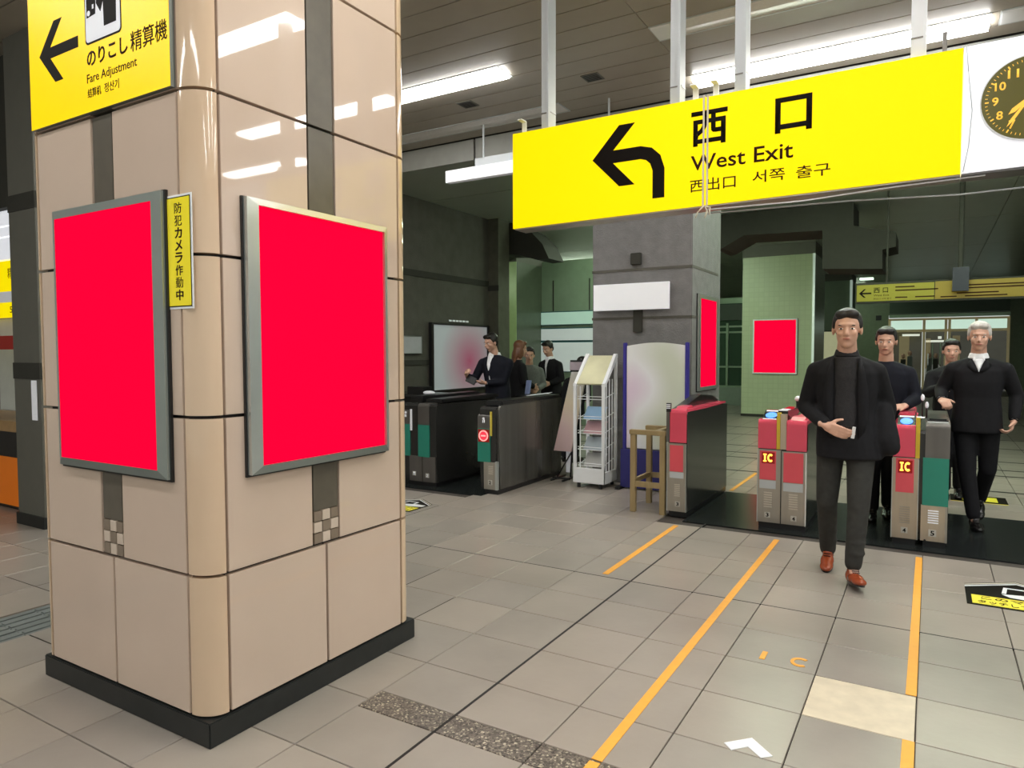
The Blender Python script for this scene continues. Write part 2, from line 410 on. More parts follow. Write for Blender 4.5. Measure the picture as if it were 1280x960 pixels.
# floor stickers (pentagons)
def sticker(cx, cy, sc_, label, txt=True, flip=1):
    t = thing('floor_sticker', label, 'floor sticker', (cx, cy, 0))
    F = lambda pts: [(cx+x*sc_*flip, cy+y*sc_) for x, y in pts]
    MB().prism(F([(-.30,-.30),(.30,-.30),(.30,.14),(0,.34),(-.30,.14)]), 'z', 0, .002).build('black_ground', M_ink, t, fixn=True)
    for d in (0, .035):
        MB().prism(F([(-.30,.105-d),(0,.305-d),(.30,.105-d),(.30,.125-d),(0,.325-d),(-.30,.125-d)]), 'z', .002, .003).build('border_line', M_wpaint if d else M_cream, t, fixn=True)
    MB().prism(F([(-.27,-.27),(.27,-.27),(.27,-.09),(-.27,-.09)]), 'z', .002, .003).build('yellow_band', mat('yellow_vinyl', (.85,.75,.05), .4), t, fixn=True)
    # hand holding a card over a reader
    MB().prism(F([(-.10,.0),(-.06,-.05),(.10,-.07),(.27,-.03),(.27,.05),(.12,.06),(.02,.03)]), 'z', .002, .003).build('hand_symbol', M_wpaint, t, fixn=True)
    MB().prism(F([(-.10,.02),(-.08,.16),(.08,.16),(.10,.02),(.075,.02),(.06,.14),(-.06,.14),(-.075,.02)]), 'z', .002, .0035).build('reader_symbol', M_wpaint, t, fixn=True)
    if txt:
        text('lettering', 'このマークに', cx-.22*sc_, cy-.165*sc_, cx+.25*sc_, cy-.105*sc_, .003, M_ink_b, t, .01, axis='z')
        text('lettering', 'タッチしてください', cx-.24*sc_, cy-.25*sc_, cx+.25*sc_, cy-.19*sc_, .003, M_ink_b, t, .01, axis='z')
    return t
sticker(.50, 5.18, .95, 'black and yellow pentagon floor sticker with white hand, near the right gate')
sticker(-4.42, 5.32, .80, 'black and yellow pentagon floor sticker half hidden behind the beige pillar')
t = thing('floor_plate', 'yellow and black rectangular floor sticker behind the white-haired man', 'floor sticker', (.44, 8.45, 0))
box('black_ground', (.20, 8.25, 0, .68, 8.62, .002), M_ink, t)
box('yellow_square', (.24, 8.32, .002, .36, 8.56, .003), mat('yellow_vinyl', (.85,.75,.05)), t)
box('yellow_square', (.44, 8.32, .002, .60, 8.56, .003), mat('yellow_vinyl', (.85,.75,.05)), t)
box('yellow_edge', (.20, 8.235, 0, .68, 8.25, .002), mat('yellow_vinyl', (.85,.75,.05)), t)

# ------------------------------------------------------------------ ceiling, front hall
CZ = 4.2
ceil = box('ceiling', (-14, -6, CZ+.02, 8, 7.4, CZ+.3), M_black, loc=(0,0,0)); tagk(ceil, 'dark grey-brown linear plank ceiling', kind='structure')
PW = .295; P0 = 5.09
JX = [-14, -10.0, -6.05, -2.08, 1.85, 5.8, 8]
fix_rows = {round(P0+2*PW, 3), round(P0+6*PW, 3), round(P0-4*PW, 3), round(P0-10*PW, 3), round(P0-17*PW, 3)}
FX = {}
k = -37
while P0+k*PW < 7.4-.01:
    y0 = P0+k*PW; y1 = min(y0+PW, 7.4)
    holes = []
    if k == 2: holes = [(-6.02,-3.57,1),(-2.08,.12,0),(.30,2.75,1)]
    if k == 6: holes = [(-6.02,-3.52,0),(-2.08,.36,1),(.42,1.4,0),(2.9,4.6,1)]
    if k == -4: holes = [(-.20,2.2,1),(-6.02,-3.57,1),(3.4,5.8,1)]
    if k == -10: holes = [(-6.02,-3.57,0),(-2.08,.36,1),(2.4,4.8,1)]
    if k == -17: holes = [(-6.02,-3.57,1),(-2.08,.36,1),(2.4,4.8,1)]
    if k == -25: holes = [(-6.02,-3.57,1),(-2.08,.36,1),(2.4,4.8,1)]
    if holes: FX[k] = (y0, y1, holes)
    segs = []
    for a, b_ in zip(JX[:-1], JX[1:]):
        cur = [(a, b_)]
        for h0, h1, _ in holes:
            nx = []
            for p, q in cur:
                if h1 <= p or h0 >= q: nx.append((p, q)); continue
                if h0 > p+.02: nx.append((p, h0))
                if h1 < q-.02: nx.append((h1, q))
            cur = nx
        segs += cur
    for p, q in segs:
        mb = MB().box(p+.003, y0+.006, CZ, q-.003, y1-.006, CZ+.02)
        mb.build('plank', M_ceil, ceil)
    k += 1
LBL = {(2,0):'lit recessed ceiling light ending beside the beige pillar top', (2,1):'unlit recessed ceiling light behind the two middle hanger posts',
       (2,2):'lit recessed ceiling light out at the upper right, nearer row',
       (6,0):'unlit recessed strip light above the dark left wall', (6,1):'long lit recessed light directly above the yellow exit sign',
       (6,2):'unlit recessed light at the right end above the clock', (6,3):'lit recessed light far right in the far row'}
for k, (y0, y1, holes) in FX.items():
    for n, (a, b_, lit) in enumerate(holes):
        lb = LBL.get((k, n), None) or ['lit','unlit'][1-lit]+' recessed ceiling light overhead, row %s, %s' % ({-4:'above the camera side of the sign',-10:'just ahead of the viewer',-17:'behind the viewer',-25:'furthest behind the viewer'}[k], ['left','middle','right'][n])
        t = thing('ceiling_light', lb, 'ceiling light', ((a+b_)/2, (y0+y1)/2, CZ), 'recessed ceiling lights')
        fr = MB(); g = .012
        fr.box(a, y0, CZ-.006, b_, y0+g, CZ+.1); fr.box(a, y1-g, CZ-.006, b_, y1, CZ+.1)
        fr.box(a, y0+g, CZ-.006, a+g, y1-g, CZ+.1); fr.box(b_-g, y0+g, CZ-.006, b_, y1-g, CZ+.1)
        fr.build('trim_frame', M_wpaint if lit else M_gpaint, t)
        if lit:
            dr = .050 if (k, n) == (6, 1) else .035
            MB().prism([(y0+g,CZ+.01),(y0+.05,CZ-dr),(y1-.05,CZ-dr),(y1-g,CZ+.01)], 'x', a+g, b_-g).build('diffuser', M_lit, t, fixn=True)
        else:
            rf = MB(); ym = (y0+y1)/2
            rf.prism([(y0+g, CZ+.0), (ym-.04, CZ+.07), (ym+.04, CZ+.07), (y1-g, CZ+.0), (y1-g, CZ+.09), (y0+g, CZ+.09)], 'x', a+g, b_-g)
            rf.build('reflector', M_unlit, t, fixn=True)
            MB().prism([(y0+g,CZ+.004),(ym,CZ-.012),(y1-g,CZ+.004)], 'x', a+g, b_-g).build('lens', M_unlit, t, fixn=True)
            MB().prism([(y0+g,CZ-.004),(y0+g+.02,CZ-.012),(y1-g-.02,CZ-.012),(y1-g,CZ-.004)], 'x', a+g, a+g+.16).build('end_plate', M_wpaint, t, fixn=True)
            for s in (-.03, .03): MB().cyl((a+.12, ym+s, CZ+.04), (b_-.12, ym+s, CZ+.04), .014, n=8).build('lamp_tube', M_gpaint, t, smooth=True)
for (x, y, lb) in ((-2.91, 6.40, 'small dark square ceiling grille right of the first hanger post'), (-4.38, 6.38, 'small dark square ceiling grille below the lit light beside the pillar')):
    t = thing('ceiling_grille', lb, 'ceiling grille', (x, y, CZ)); g = MB().box(x-.09, y-.09, CZ-.008, x+.09, y+.09, CZ); g.build('plate', mat('grille_grey', (.12,.12,.10), .6), t)
    g = MB()
    for q in range(6): g.box(x-.075, y-.075+q*.027, CZ-.012, x+.075, y-.065+q*.027, CZ-.008)
    g.build('slat', M_dark, t)

# fascia where the ceiling drops to the gate hall
fas = box('trim_1', (-14, 7.45, 3.96, 8, 7.6, 4.5), M_black, loc=(0,0,0)); tagk(fas, 'pale fascia panels where the ceiling drops', kind='structure')
for a, b_ in zip([-11, -8.0, -4.985, -1.97, 1.04, 4.05], [-8.03, -5.015, -2.0, 1.01, 4.02, 7.0]):
    box('panel', (a, 7.42, 3.93, b_, 7.45, 4.19), M_soffit, fas)
# lower ceiling
SEAM = [7.45, 9.06, 12.1, 15.3, 19.2, 23.2, 28.0, 34]
c2 = box('ceiling', (-14, 7.45, 3.96, 8, 34, 4.2), M_black, loc=(0,0,0)); tagk(c2, 'satin green-grey metal ceiling panels beyond the gates', kind='structure')
for a, b_ in zip(SEAM[:-1], SEAM[1:]):
    for p, q in zip([-14, -11, -8, -5, -2, 1, 4], [-11, -8, -5, -2, 1, 4, 8]):
        mb = MB()
        mb.box(p+.006, a+.015, 3.93, q-.006, b_-.015, 3.96); mb.build('panel', M_ceil_low, c2)
# lights beyond the gates, some added out of sight as fill
for (x0, x1, y, lb) in ((-2.3, 1.2, 10.3, 'green-white ceiling light beyond the sign, hidden above the gates'), (-5.4, -4.2, 12.2, 'green-white ceiling light before the three bulletin panels'),
                    (-9.0, -7.3, 17.6, 'small bright ceiling light seen left of the concrete pillar'), (-13, -9.3, 24.6, 'bright strip ceiling light far behind the left pillars'),
                    (-5.9,-4.1, 14.1, 'green-white ceiling light left of the green tiled pillar'), (-8.3, -7.45, 11.55, 'ceiling light just behind the dark left wall'), (-3.6,-2.2,29.5,'ceiling light deep in the far hall')):
    t = thing('ceiling_light', lb, 'ceiling light', ((x0+x1)/2, y, 3.93))
    box('trim_frame', (x0-.02, y-.14, 3.915, x1+.02, y+.14, 3.93), M_wpaint, t)
    MB().prism([(y-.12,3.915),(y-.08,3.87),(y+.08,3.87),(y+.12,3.915)], 'x', x0, x1).build('diffuser', M_litg, t, fixn=True)
for (x0, x1, y, z, lb) in ((-1.8, .1, 8.7, 3.66, 'hanging green-white tube light behind the yellow exit sign'), (-8.7, -7.55, 10.5, 3.0, 'hanging tube light behind the dark left wall, facing the lime pillar'), (.6, 2.6, 8.7, 3.66, 'hanging green-white tube light behind the clock panel'), (-5.3, -3.7, 13.2, 3.2, 'hanging tube light hidden behind the grey concrete pillar')):  # unseen tubes added to brighten the far ceiling, beams and pillars
    t = thing('hanging_light', lb, 'ceiling light', ((x0+x1)/2, y, z))
    MB().cyl((x0,y,z),(x1,y,z),.035,n=10).build('lamp_tube', M_litg, t, smooth=True)
    for x in (x0, x1): box('end_cap', (x-.02, y-.05, z-.05, x+.02, y+.05, z+.05), M_wpaint, t); MB().cyl((x,y,z),(x,y,3.93),.008,n=6).build('hanger_rod', M_gpaint, t)

# walls
M_wall_back = mat('plain_hall_wall', (.36,.33,.29), .6, noise=.05)
for nm, bx, m in (('wall_right', (5.6, 7.6, 0, 5.8, 34, 4.5), M_wall_back), ('wall_left', (-11.2, -6, 0, -11, 7.5, 4.5), M_wall_back)):
    tagk(box(nm, bx, m, loc=(0,0,0)), kind='structure')
dw = box('wall_left', (-7.3, 7.6, 0, -7.0, 10.82, 3.93), M_conc_d, loc=(0,0,0)); tagk(dw, 'dark concrete wall behind the left gates', kind='structure')
for z0, z1 in ((2.70, 2.80), (1.30, 1.38)): box('groove_band', (-7.0, 7.6, z0, -6.985, 10.82, z1), M_conc_b, dw)
box('return_pier', (-7.3, 10.82, 0, -6.78, 11.2, 3.93), mat('pier_concrete', (.085,.085,.06), .8, noise=.15), dw)
box('groove_band', (-7.3, 10.81, 2.62, -6.77, 10.82, 2.72), M_conc_b, dw)
fw = box('wall_far', (-14, 32, 0, -1.5, 32.3, 4.2), M_green_d, loc=(0,0,0)); tagk(fw, kind='structure')
fw2 = box('wall_far', (2.5, 32, 0, 5.6, 32.3, 4.2), M_green_d, loc=(0,0,0)); tagk(fw2, kind='structure')
fw3 = box('wall_far', (-1.5, 32, 2.95, 2.5, 32.3, 4.2), M_green_d, loc=(0,0,0)); tagk(fw3, kind='structure')
box('dark_square_plate', (-1.95, 31.97, 2.75, -1.75, 32, 2.95), M_dark, fw)
box('dark_square_plate', (-1.95, 31.97, 2.05, -1.75, 32, 2.25), M_dark, fw)
fl = box('wall_side', (-11.2, 7.6, 0, -11, 32, 4.2), M_green_d, loc=(0,0,0)); tagk(fl, kind='structure')

# ------------------------------------------------------------------ the big beige pillar
PX0, PX1, PY0, PY1 = -3.51, -2.31, 1.62, 2.83
RYc = 1.713; RXc = -2.423
pil = thing('tiled_pillar', 'big square pillar clad in glossy beige panels with rounded corners and black skirting', 'pillar', ((PX0+PX1)/2, (PY0+PY1)/2, 0))
MB().prism([(PX0+.07,PY0+.026),(RXc,PY0+.026),(PX1-.026,RYc),(PX1-.026,PY1-.10),(PX1-.10,PY1-.026),(PX0+.07,PY1-.026),(PX0+.026,PY1-.07),(PX0+.026,PY0+.07)], 'z', 0, CZ-.001).build('core', M_black, pil, fixn=True)
ZR = [.10, .648, 1.257, 1.868, 2.477, 3.086, 3.695, 4.2]
g = .0062; TH = .011
def pan(name, b, m): return box(name, b, m, pil, bevel=.0012)
RY = 1.713; RX = -2.423
for r, (z0, z1) in enumerate(zip(ZR[:-1], ZR[1:])):
    a, b_ = z0+g, z1-g
    # right face
    ys = [(1.713, 2.227), (2.227, 2.737)] if r == 0 else [(1.713, 2.152), (2.304, 2.737)]
    for n, (p, q) in enumerate(ys): pan('panel', (PX1-.03, p+g, a, PX1, q-g, b_), M_panel[(r+n) % 2])
    if r > 0: o = pan('dark_strip', (PX1-.03, 2.152+g*.6, a if r > 1 else .802, PX1-.003, 2.304-g*.6, b_), M_strip)
    # left (front) face
    xs = [(-3.447, -2.927), (-2.927, RX)] if r == 0 else [(-3.447, -3.003), (-2.856, RX)]
    for n, (p, q) in enumerate(xs): pan('panel', (p+g, PY0, a, q-g, PY0+.03, b_), M_panel[(r+n+1) % 2])
    if r > 0: pan('dark_strip', (-3.003+g*.6, PY0+.003, a if r > 1 else .802, -2.856-g*.6, PY0+.03, b_), M_strip)
    # rounded corner pieces
    def corner(cx, cy, rx, ry, a0):
        pts = [(cx, cy)]
        for k in range(13):
            t_ = R3(a0+k*90/12); pts.append((cx+rx*math.cos(t_), cy+ry*math.sin(t_)))
        o = MB().prism(pts, 'z', a, b_).build('corner_panel', M_panel_c, pil, fixn=True)
        me = o.data
        for p in me.polygons:
            if abs(p.normal.z) < .5: p.use_smooth = True
        try: me.set_sharp_from_angle(angle=R3(35))
        except Exception: pass
    corner(RX+g, RY-g, PX1-RX-g, RY-PY0-g, -90)
    corner(-3.447-g, PY0+.063, .063-g, .063, 180)
    corner(PX1-.083, 2.737+g, .083, .093-g, 0)
    corner(PX0+.063, PY1-.063, .063, .063, 90)
    pan('panel', (PX0, PY0+.065, a, PX0+.03, PY1-.065, b_), M_panel[0]); pan('panel', (PX0+.065, PY1-.03, a, PX1-.085, PY1, b_), M_panel[1])
for i in range(3):
    for j in range(3):
        m = M_mos_l if (i+j) % 2 else M_mos_d
        y0 = 2.155+i*.0495; z0 = .653+j*.0495
        pan('mosaic_tile', (PX1-.02, y0+.002, z0+.002, PX1-.001, y0+.0475, z0+.0475), m)
        x0 = -3.0+i*.048
        pan('mosaic_tile', (x0+.002, PY0+.001, z0+.002, x0+.046, PY0+.02, z0+.0475), m)
sk = MB(); so = .006
sk.box(PX0-so, PY0-so, 0, PX1+so, PY1+so, .098); sk.build('skirting', M_skirt, pil, bevel=.004)

# ------------------------------------------------------------------ poster frames
def mitred(t, F, u0, w0, u1, w1, bl, bt, br, bb, m4, d0, d1):
    """four mitred bars; F(u,w,d) -> world; u horizontal, w vertical, d depth out"""
    out = [(u0,w0),(u1,w0),(u1,w1),(u0,w1)]; inn = [(u0+bl,w0+bb),(u1-br,w0+bb),(u1-br,w1-bt),(u0+bl,w1-bt)]
    for k in range(4):
        q = [out[k], out[(k+1) % 4], inn[(k+1) % 4], inn[k]]
        vs = [F(*p, d0) for p in q] + [F(*p, d1) for p in q]
        MB().add(vs, [(0,1,2,3),(7,6,5,4)] + [(i,(i+1)%4+0,(i+1)%4+4,i+4) for i in range(4)]).build('frame_bar', m4[k], t, fixn=True)
def poster_x(name, label, X, y0, z0, y1, z1, bord, poster, mats, th=.035):
    t = thing(name, label, 'poster frame', (X, (y0+y1)/2, z0))
    F = lambda u, w_, d: (X+d, u, w_)
    box('backing', (X, y0-.006, z0-.010, X+.012, y1, z1+.004), M_dark, t)
    mitred(t, F, y0, z0, y1, z1, *bord, mats, .012, th)
    bl, bt, br, bb = bord
    o = box('poster', (X+.010, y0+bl, z0+bb, X+.022, y1-br, z1-bt), poster, t); return t
def poster_y(name, label, Y, x0, z0, x1, z1, bord, poster, mats, th=.035):
    t = thing(name, label, 'poster frame', ((x0+x1)/2, Y, z0))
    F = lambda u, w_, d: (u, Y-d, w_)
    box('backing', (x0, Y-.012, z0-.010, x1+.010, Y, z1+.004), M_dark, t)
    mitred(t, F, x0, z0, x1, z1, *bord, mats, .012, th)
    bl, bt, br, bb = bord
    box('poster', (x0+bl, Y-.022, z0+bb, x1-br, Y-.010, z1-bt), poster, t); return t
A = atX(311, 247, PX1+.035); B = atX(483, 283, PX1+.035); C = atX(313, 595, PX1+.035); D = atX(487, 563, PX1+.035)
E1 = atX(321, 256, PX1+.022); E2 = atX(477.5, 291, PX1+.022); E3 = atX(326.5, 583, PX1+.022); E4 = atX(481.5, 555, PX1+.022)
y0, y1 = (A.y+C.y)/2, (B.y+D.y)/2; z0, z1 = (C.z+D.z)/2, (A.z+B.z)/2
t = poster_x('framed_poster', 'silver frame with plain red poster on the right face of the beige pillar', PX1, y0, z0, y1, z1,
         ((E1.y+E3.y)/2-y0, z1-(E1.z+E2.z)/2, y1-(E2.y+E4.y)/2, (E3.z+E4.z)/2-z0), M_red, [M_alu_d, M_alu, M_alu_w, M_alu])
A = atY(66, 265, PY0-.024); B = atY(201.5, 237, PY0-.024); C = atY(74, 579, PY0-.024); D = atY(208, 601, PY0-.024)
E1 = atY(66.5, 273, PY0-.022); E2 = atY(188, 253, PY0-.022); E3 = atY(75, 571, PY0-.022); E4 = atY(197.5, 588, PY0-.022)
x0, x1 = (A.x+C.x)/2, (B.x+D.x)/2; z0, z1 = (C.z+D.z)/2, (A.z+B.z)/2
t = poster_y('framed_poster', 'silver-framed red poster on the pillar face below the fare sign', PY0, x0, z0, x1, z1,
         (max((E1.x+E3.x)/2-x0, .012), z1-(E1.z+E2.z)/2, x1-(E2.x+E4.x)/2, (E3.z+E4.z)/2-z0), M_red, [M_alu_d, M_alu_g, M_alu_g, M_alu_g], .024)

# camera-warning sticker
t = thing('warning_sticker', 'narrow vertical yellow sticker with Japanese letters beside the left red poster', 'sticker', (-2.425, PY0, 1.66))
SY = PY0
MB().box(-2.502, SY-.0025, 1.666, -2.345, SY, 2.092).build('white_border', M_wpaint, t)
box('black_border', (-2.494, SY-.0035, 1.674, -2.353, SY-.0025, 2.084), M_ink, t)
box('yellow_ground', (-2.490, SY-.0045, 1.678, -2.357, SY-.0035, 2.080), mat('yellow_sticker', (.86,.72,.03), .2, noise=.02, emit=.1), t)
chars = '防犯カメラ作動中'
for n, ch in enumerate(chars):
    zt = 2.062-n*.0462
    text('lettering', ch, -2.446, zt-.040, -2.402, zt, SY-.0045, M_ink_b, t, {'動':0,'防':.004,'犯':.004,'作':.012}.get(ch, .02))

# fare adjustment sign
t = thing('fare_adjustment_sign', 'lit yellow fare adjustment sign with black arrow high on the pillar left face', 'sign', (-2.935, PY0, 2.48))
box('sign_box', (-3.442, PY0-.02, 2.485, -2.426, PY0-.0005, 3.30), M_alu_d, t)
box('yellow_face', (-3.441, PY0-.0215, 2.486, -2.427, PY0-.02, 3.299), M_yel2, t)
FY = PY0-.0215
MB().prism([(-3.353,2.785),(-3.228,2.912),(-3.163,2.912),(-3.262,2.808),(-3.041,2.808),(-3.041,2.762),(-3.262,2.762),(-3.163,2.657),(-3.228,2.657)], 'y', FY-.001, FY).build('arrow', M_ink, t, fixn=True)
def rrect(x0, z0, x1, z1, r, n=5):
    pts = []
    for cx, cz, a0 in ((x1-r, z0+r, -90), (x1-r, z1-r, 0), (x0+r, z1-r, 90), (x0+r, z0+r, 180)):
        for k in range(n+1): pts.append((cx+r*math.cos(R3(a0+k*90/n)), cz+r*math.sin(R3(a0+k*90/n))))
    return pts
MB().prism(rrect(-2.985,2.752,-2.727,3.05,.02), 'y', FY-.001, FY).build('icon_border', M_ink, t, fixn=True)
MB().prism(rrect(-2.978,2.760,-2.734,3.043,.016), 'y', FY-.002, FY-.001).build('icon_ground', M_card, t, fixn=True)
MB().prism([(-2.968,2.857),(-2.905,2.862),(-2.900,2.93),(-2.900,3.02),(-2.968,3.02)], 'y', FY-.003, FY-.002).build('machine_symbol', M_ink, t, fixn=True)
MB().cyl((-2.952,FY-.0035,2.873),(-2.952,FY-.003,2.873),.011).build('coin_dot', M_card, t); box('ticket_slot', (-2.926,FY-.0035,2.885,-2.914,FY-.003,2.902), M_card, t)
MB().prism([(-2.845,2.80),(-2.76,2.80),(-2.756,2.96),(-2.80,2.99),(-2.85,2.96),(-2.875,2.91),(-2.888,2.93),(-2.886,2.965),(-2.892,2.965),(-2.897,2.90),(-2.868,2.862),(-2.848,2.90)], 'y', FY-.003, FY-.002).build('person_symbol', M_ink, t, fixn=True)
MB().cyl((-2.80,FY-.003,3.01),(-2.80,FY-.002,3.01),.024,n=20).build('person_symbol', M_ink, t)
text('lettering', 'のりこし', -2.978, 2.664, -2.690, 2.730, FY, M_ink_b, t, .022)
text('lettering', '精算機', -2.670, 2.658, -2.437, 2.735, FY, M_ink_b, t, .004)
text('lettering', 'Fare Adjustment', -2.982, 2.590, -2.632, 2.636, FY, M_ink_b, t, .004)
text('lettering', '结算机', -2.980, 2.541, -2.882, 2.578, FY, M_ink_b, t, .006)
text('lettering', '정산기', -2.858, 2.541, -2.756, 2.578, FY, M_ink_b, t, .006)

# ------------------------------------------------------------------ big hanging sign
SY = 3.94
t = thing('exit_sign', 'large hanging yellow West Exit sign with black left-turn arrow', 'sign', (-1.13, SY, 2.30))
xl, xr = -2.355, .100
MB().add([(xl,SY,2.304),(xr,SY,2.334),(xr,SY,2.916),(xl,SY,2.912),(xl,SY+.16,2.304),(xr,SY+.16,2.334),(xr,SY+.16,2.916),(xl,SY+.16,2.912)],
         [(0,1,2,3),(5,4,7,6),(0,3,7,4),(1,5,6,2),(3,2,6,7),(0,4,5,1)]).build('yellow_face', M_yel, t)
MB().add([(xl+.01,SY+.008,2.296),(xr,SY+.008,2.326),(xr,SY+.15,2.326),(xl+.01,SY+.15,2.296),(xl+.01,SY+.008,2.306),(xr,SY+.008,2.336),(xr,SY+.15,2.336),(xl+.01,SY+.15,2.306)],
         [(0,3,2,1),(4,5,6,7),(0,1,5,4),(1,2,6,5),(2,3,7,6),(3,0,4,7)]).build('bottom_rail', M_steel, t, fixn=True)
arrow = [(-1.79,2.662),(-1.618,2.846),(-1.519,2.846),(-1.656,2.703),(-1.483,2.703),(-1.414,2.684),(-1.363,2.636),(-1.338,2.560),(-1.338,2.391),(-1.409,2.391),(-1.409,2.552),(-1.424,2.594),(-1.450,2.618),(-1.483,2.628),(-1.656,2.628),(-1.519,2.487),(-1.617,2.487)]
MB().prism(arrow, 'y', SY-.002, SY).build('arrow', M_ink, t, fixn=True)
text('lettering', '西', -1.184, 2.650, -.983, 2.842, SY, M_ink, t, .022, .002)
text('lettering', '口', -.735, 2.652, -.553, 2.836, SY, M_ink, t, .022, .002)
text('lettering', 'West Exit', -1.185, 2.517, -.642, 2.600, SY, M_ink_b, t, .009, .002)
text('lettering', '西出口', -1.188, 2.398, -.936, 2.468, SY, M_ink_b, t, .004, .002)
text('lettering', '서쪽', -.847, 2.408, -.682, 2.472, SY, M_ink_b, t, .004, .002)
text('lettering', '출구', -.626, 2.404, -.462, 2.468, SY, M_ink_b, t, .004, .002)
for x in (-2.138, -1.292, -.928, -.085):
    MB().box(x-.032, SY+.05, 2.90, x+.020, SY+.12, CZ+.01).box(x+.020, SY+.02, 2.90, x+.034, SY+.12, CZ+.01).build('hanger_post', M_wpaint if x > -.2 else M_gpaint, t)
    box('post_collar', (x-.034, SY+.045, 3.02, x+.036, SY+.125, 3.026), M_steel_d, t)
for x in (-2.30, -1.175, -1.06):
    MB().box(x-.02, SY+.06, 2.90, x+.012, SY+.066, 3.0).box(x-.02, SY+.0, 2.994, x+.012, SY+.066, 3.0).build('mounting_tab', M_wpaint, t)
MB().box(.015, SY+.06, 2.88, .035, SY+.075, 3.03).build('mounting_pin', M_steel_d, t)
# perforated vents in the bottom rail
for x in (-1.62, -.88, -.35):
    v = MB()
    for q in range(16): v.box(x+q*.014, SY+.0065, 2.3085+(x-xl)*.0122, x+q*.014+.006, SY+.008, 2.3145+(x-xl)*.0122)
t2 = thing('plastic_strap', 'pale plastic strap tied around the yellow sign with a loose knot below', 'strap', (-1.105, SY, 2.28))
for dx in (0, .022):
    MB().box(-1.118+dx, SY-.006, 2.30, -1.108+dx, SY-.003, 2.925).box(-1.118+dx, SY-.006, 2.918, -1.108+dx, SY+.17, 2.922).build('band', M_strap, t2)
MB().tube([(-1.105,SY-.006,2.315),(-1.135,SY-.02,2.285),(-1.15,SY-.02,2.25)], .004).tube([(-1.10,SY-.006,2.315),(-1.085,SY-.02,2.28),(-1.098,SY-.02,2.245)], .005).tube([(-1.10,SY-.006,2.315),(-1.07,SY-.015,2.30),(-1.075,SY-.015,2.26)], .004).build('knot', M_strap, t2, smooth=True)
o = MB().tube([(-1.10,SY+.03,2.30),(-.6,SY+.03,2.292),(-.2,SY+.03,2.312),(.2,SY+.03,2.322)], .004).build('cable', M_wpaint); tagk(o, 'thin white cable slung along the bottom of the yellow sign', 'cable')
o = MB().tube([(-1.10,SY+.12,2.295),(-.4,SY+.12,2.285),(.1,SY+.12,2.26),(.6,SY+.12,2.268),(1.2,SY+.12,2.28)], .004).build('cable', M_gpaint); tagk(o, 'thin grey cable sagging below the clock panel', 'cable')

t = thing('clock_panel', 'white hanging panel with round olive clock, right of the yellow sign', 'clock', (.72, SY, 2.33))
MB().add([(xr+.004,SY,2.334),(1.34,SY,2.35),(1.34,SY,2.93),(xr+.004,SY,2.918),(xr+.004,SY+.16,2.334),(1.34,SY+.16,2.35),(1.34,SY+.16,2.93),(xr+.004,SY+.16,2.918)],
         [(0,1,2,3),(5,4,7,6),(0,3,7,4),(1,5,6,2),(3,2,6,7),(0,4,5,1)]).build('white_panel', M_white, t)
box('bottom_rail', (xr+.004, SY+.008, 2.326, 1.34, SY+.15, 2.34), M_steel_d, t)
for x in (.95,): MB().box(x-.035, SY+.05, 2.90, x+.035, SY+.12, CZ+.01).build('hanger_post', M_wpaint, t)
CX, CZc, CR = .358, 2.640, .184
MB().cyl((CX,SY-.012,CZc),(CX,SY,CZc),CR+.006,n=64).build('clock_rim', M_wpaint, t)
face = MB().cyl((CX,SY-.014,CZc),(CX,SY-.012,CZc),CR,n=64).build('clock_face', M_clock, t)
for h in range(1, 13):
    a = R3(90-h*30); px, pz = CX+.130*math.cos(a), CZc+.130*math.sin(a); hw = .0125 if h < 10 else .021
    q = text('numeral', str(h), px-hw, pz-.019, px+hw, pz+.019, SY-.014, M_gold, t, .02)
tk = MB()
for k in range(60):
    a = R3(k*6); r0 = .160 if k % 5 else .155; r1 = .170; d = Vector((math.cos(a), 0, math.sin(a))); n_ = Vector((-d.z, 0, d.x))*(.0014 if k % 5 else .003)
    c = Vector((CX, SY-.0145, CZc)); tk.add([c+d*r0-n_, c+d*r1-n_, c+d*r1+n_, c+d*r0+n_], [(0,1,2,3)])
tk.build('minute_marks', M_gold, t)
def hand(ang, L, w_):
    d = Vector((math.sin(R3(ang)), 0, math.cos(R3(ang)))); n_ = Vector((d.z, 0, -d.x)); c = Vector((CX, SY-.017, CZc))
    P = [c-d*.03-n_*w_*.4, c+d*L*.75-n_*w_, c+d*L, c+d*L*.75+n_*w_, c-d*.03+n_*w_*.4]
    MB().add([p for p in P]+[p+Vector((0,.0015,0)) for p in P], [(0,1,2,3,4),(9,8,7,6,5)]+[(i,(i+1)%5,(i+1)%5+5,i+5) for i in range(5)]).build('clock_hand', M_gold, t, fixn=True)
hand(230, .105, .010); hand(215, .150, .007)
o = MB().tube([(xr+.012,SY-.006,2.92),(xr+.022,SY-.006,2.80),(xr+.04,SY-.006,2.62),(xr+.03,SY-.006,2.46),(xr+.01,SY-.006,2.34)], .0018, 6).build('cable', M_gpaint, smooth=True); tagk(o, 'thin grey wire hanging between the yellow sign and the clock', 'cable')

# white tube-light box beyond the sign
t = thing('strip_light', 'long white batten light box hanging below the fascia, left of the yellow sign', 'strip light', (-4.2, 6.9, 3.54))
box('housing', (-5.07, 6.9, 3.545, -2.6, 6.98, 3.685), M_card, t)
box('rear_tray', (-4.70, 6.985, 3.68, -2.6, 7.06, 3.80), M_gpaint, t)
box('end_seam', (-4.93, 6.897, 3.56, -4.925, 6.9, 3.67), M_gpaint, t)
for x in (-4.6, -3.0): MB().cyl((x,7.02,3.8),(x,7.02,CZ),.012,n=8).build('hanger_rod', M_gpaint, t)

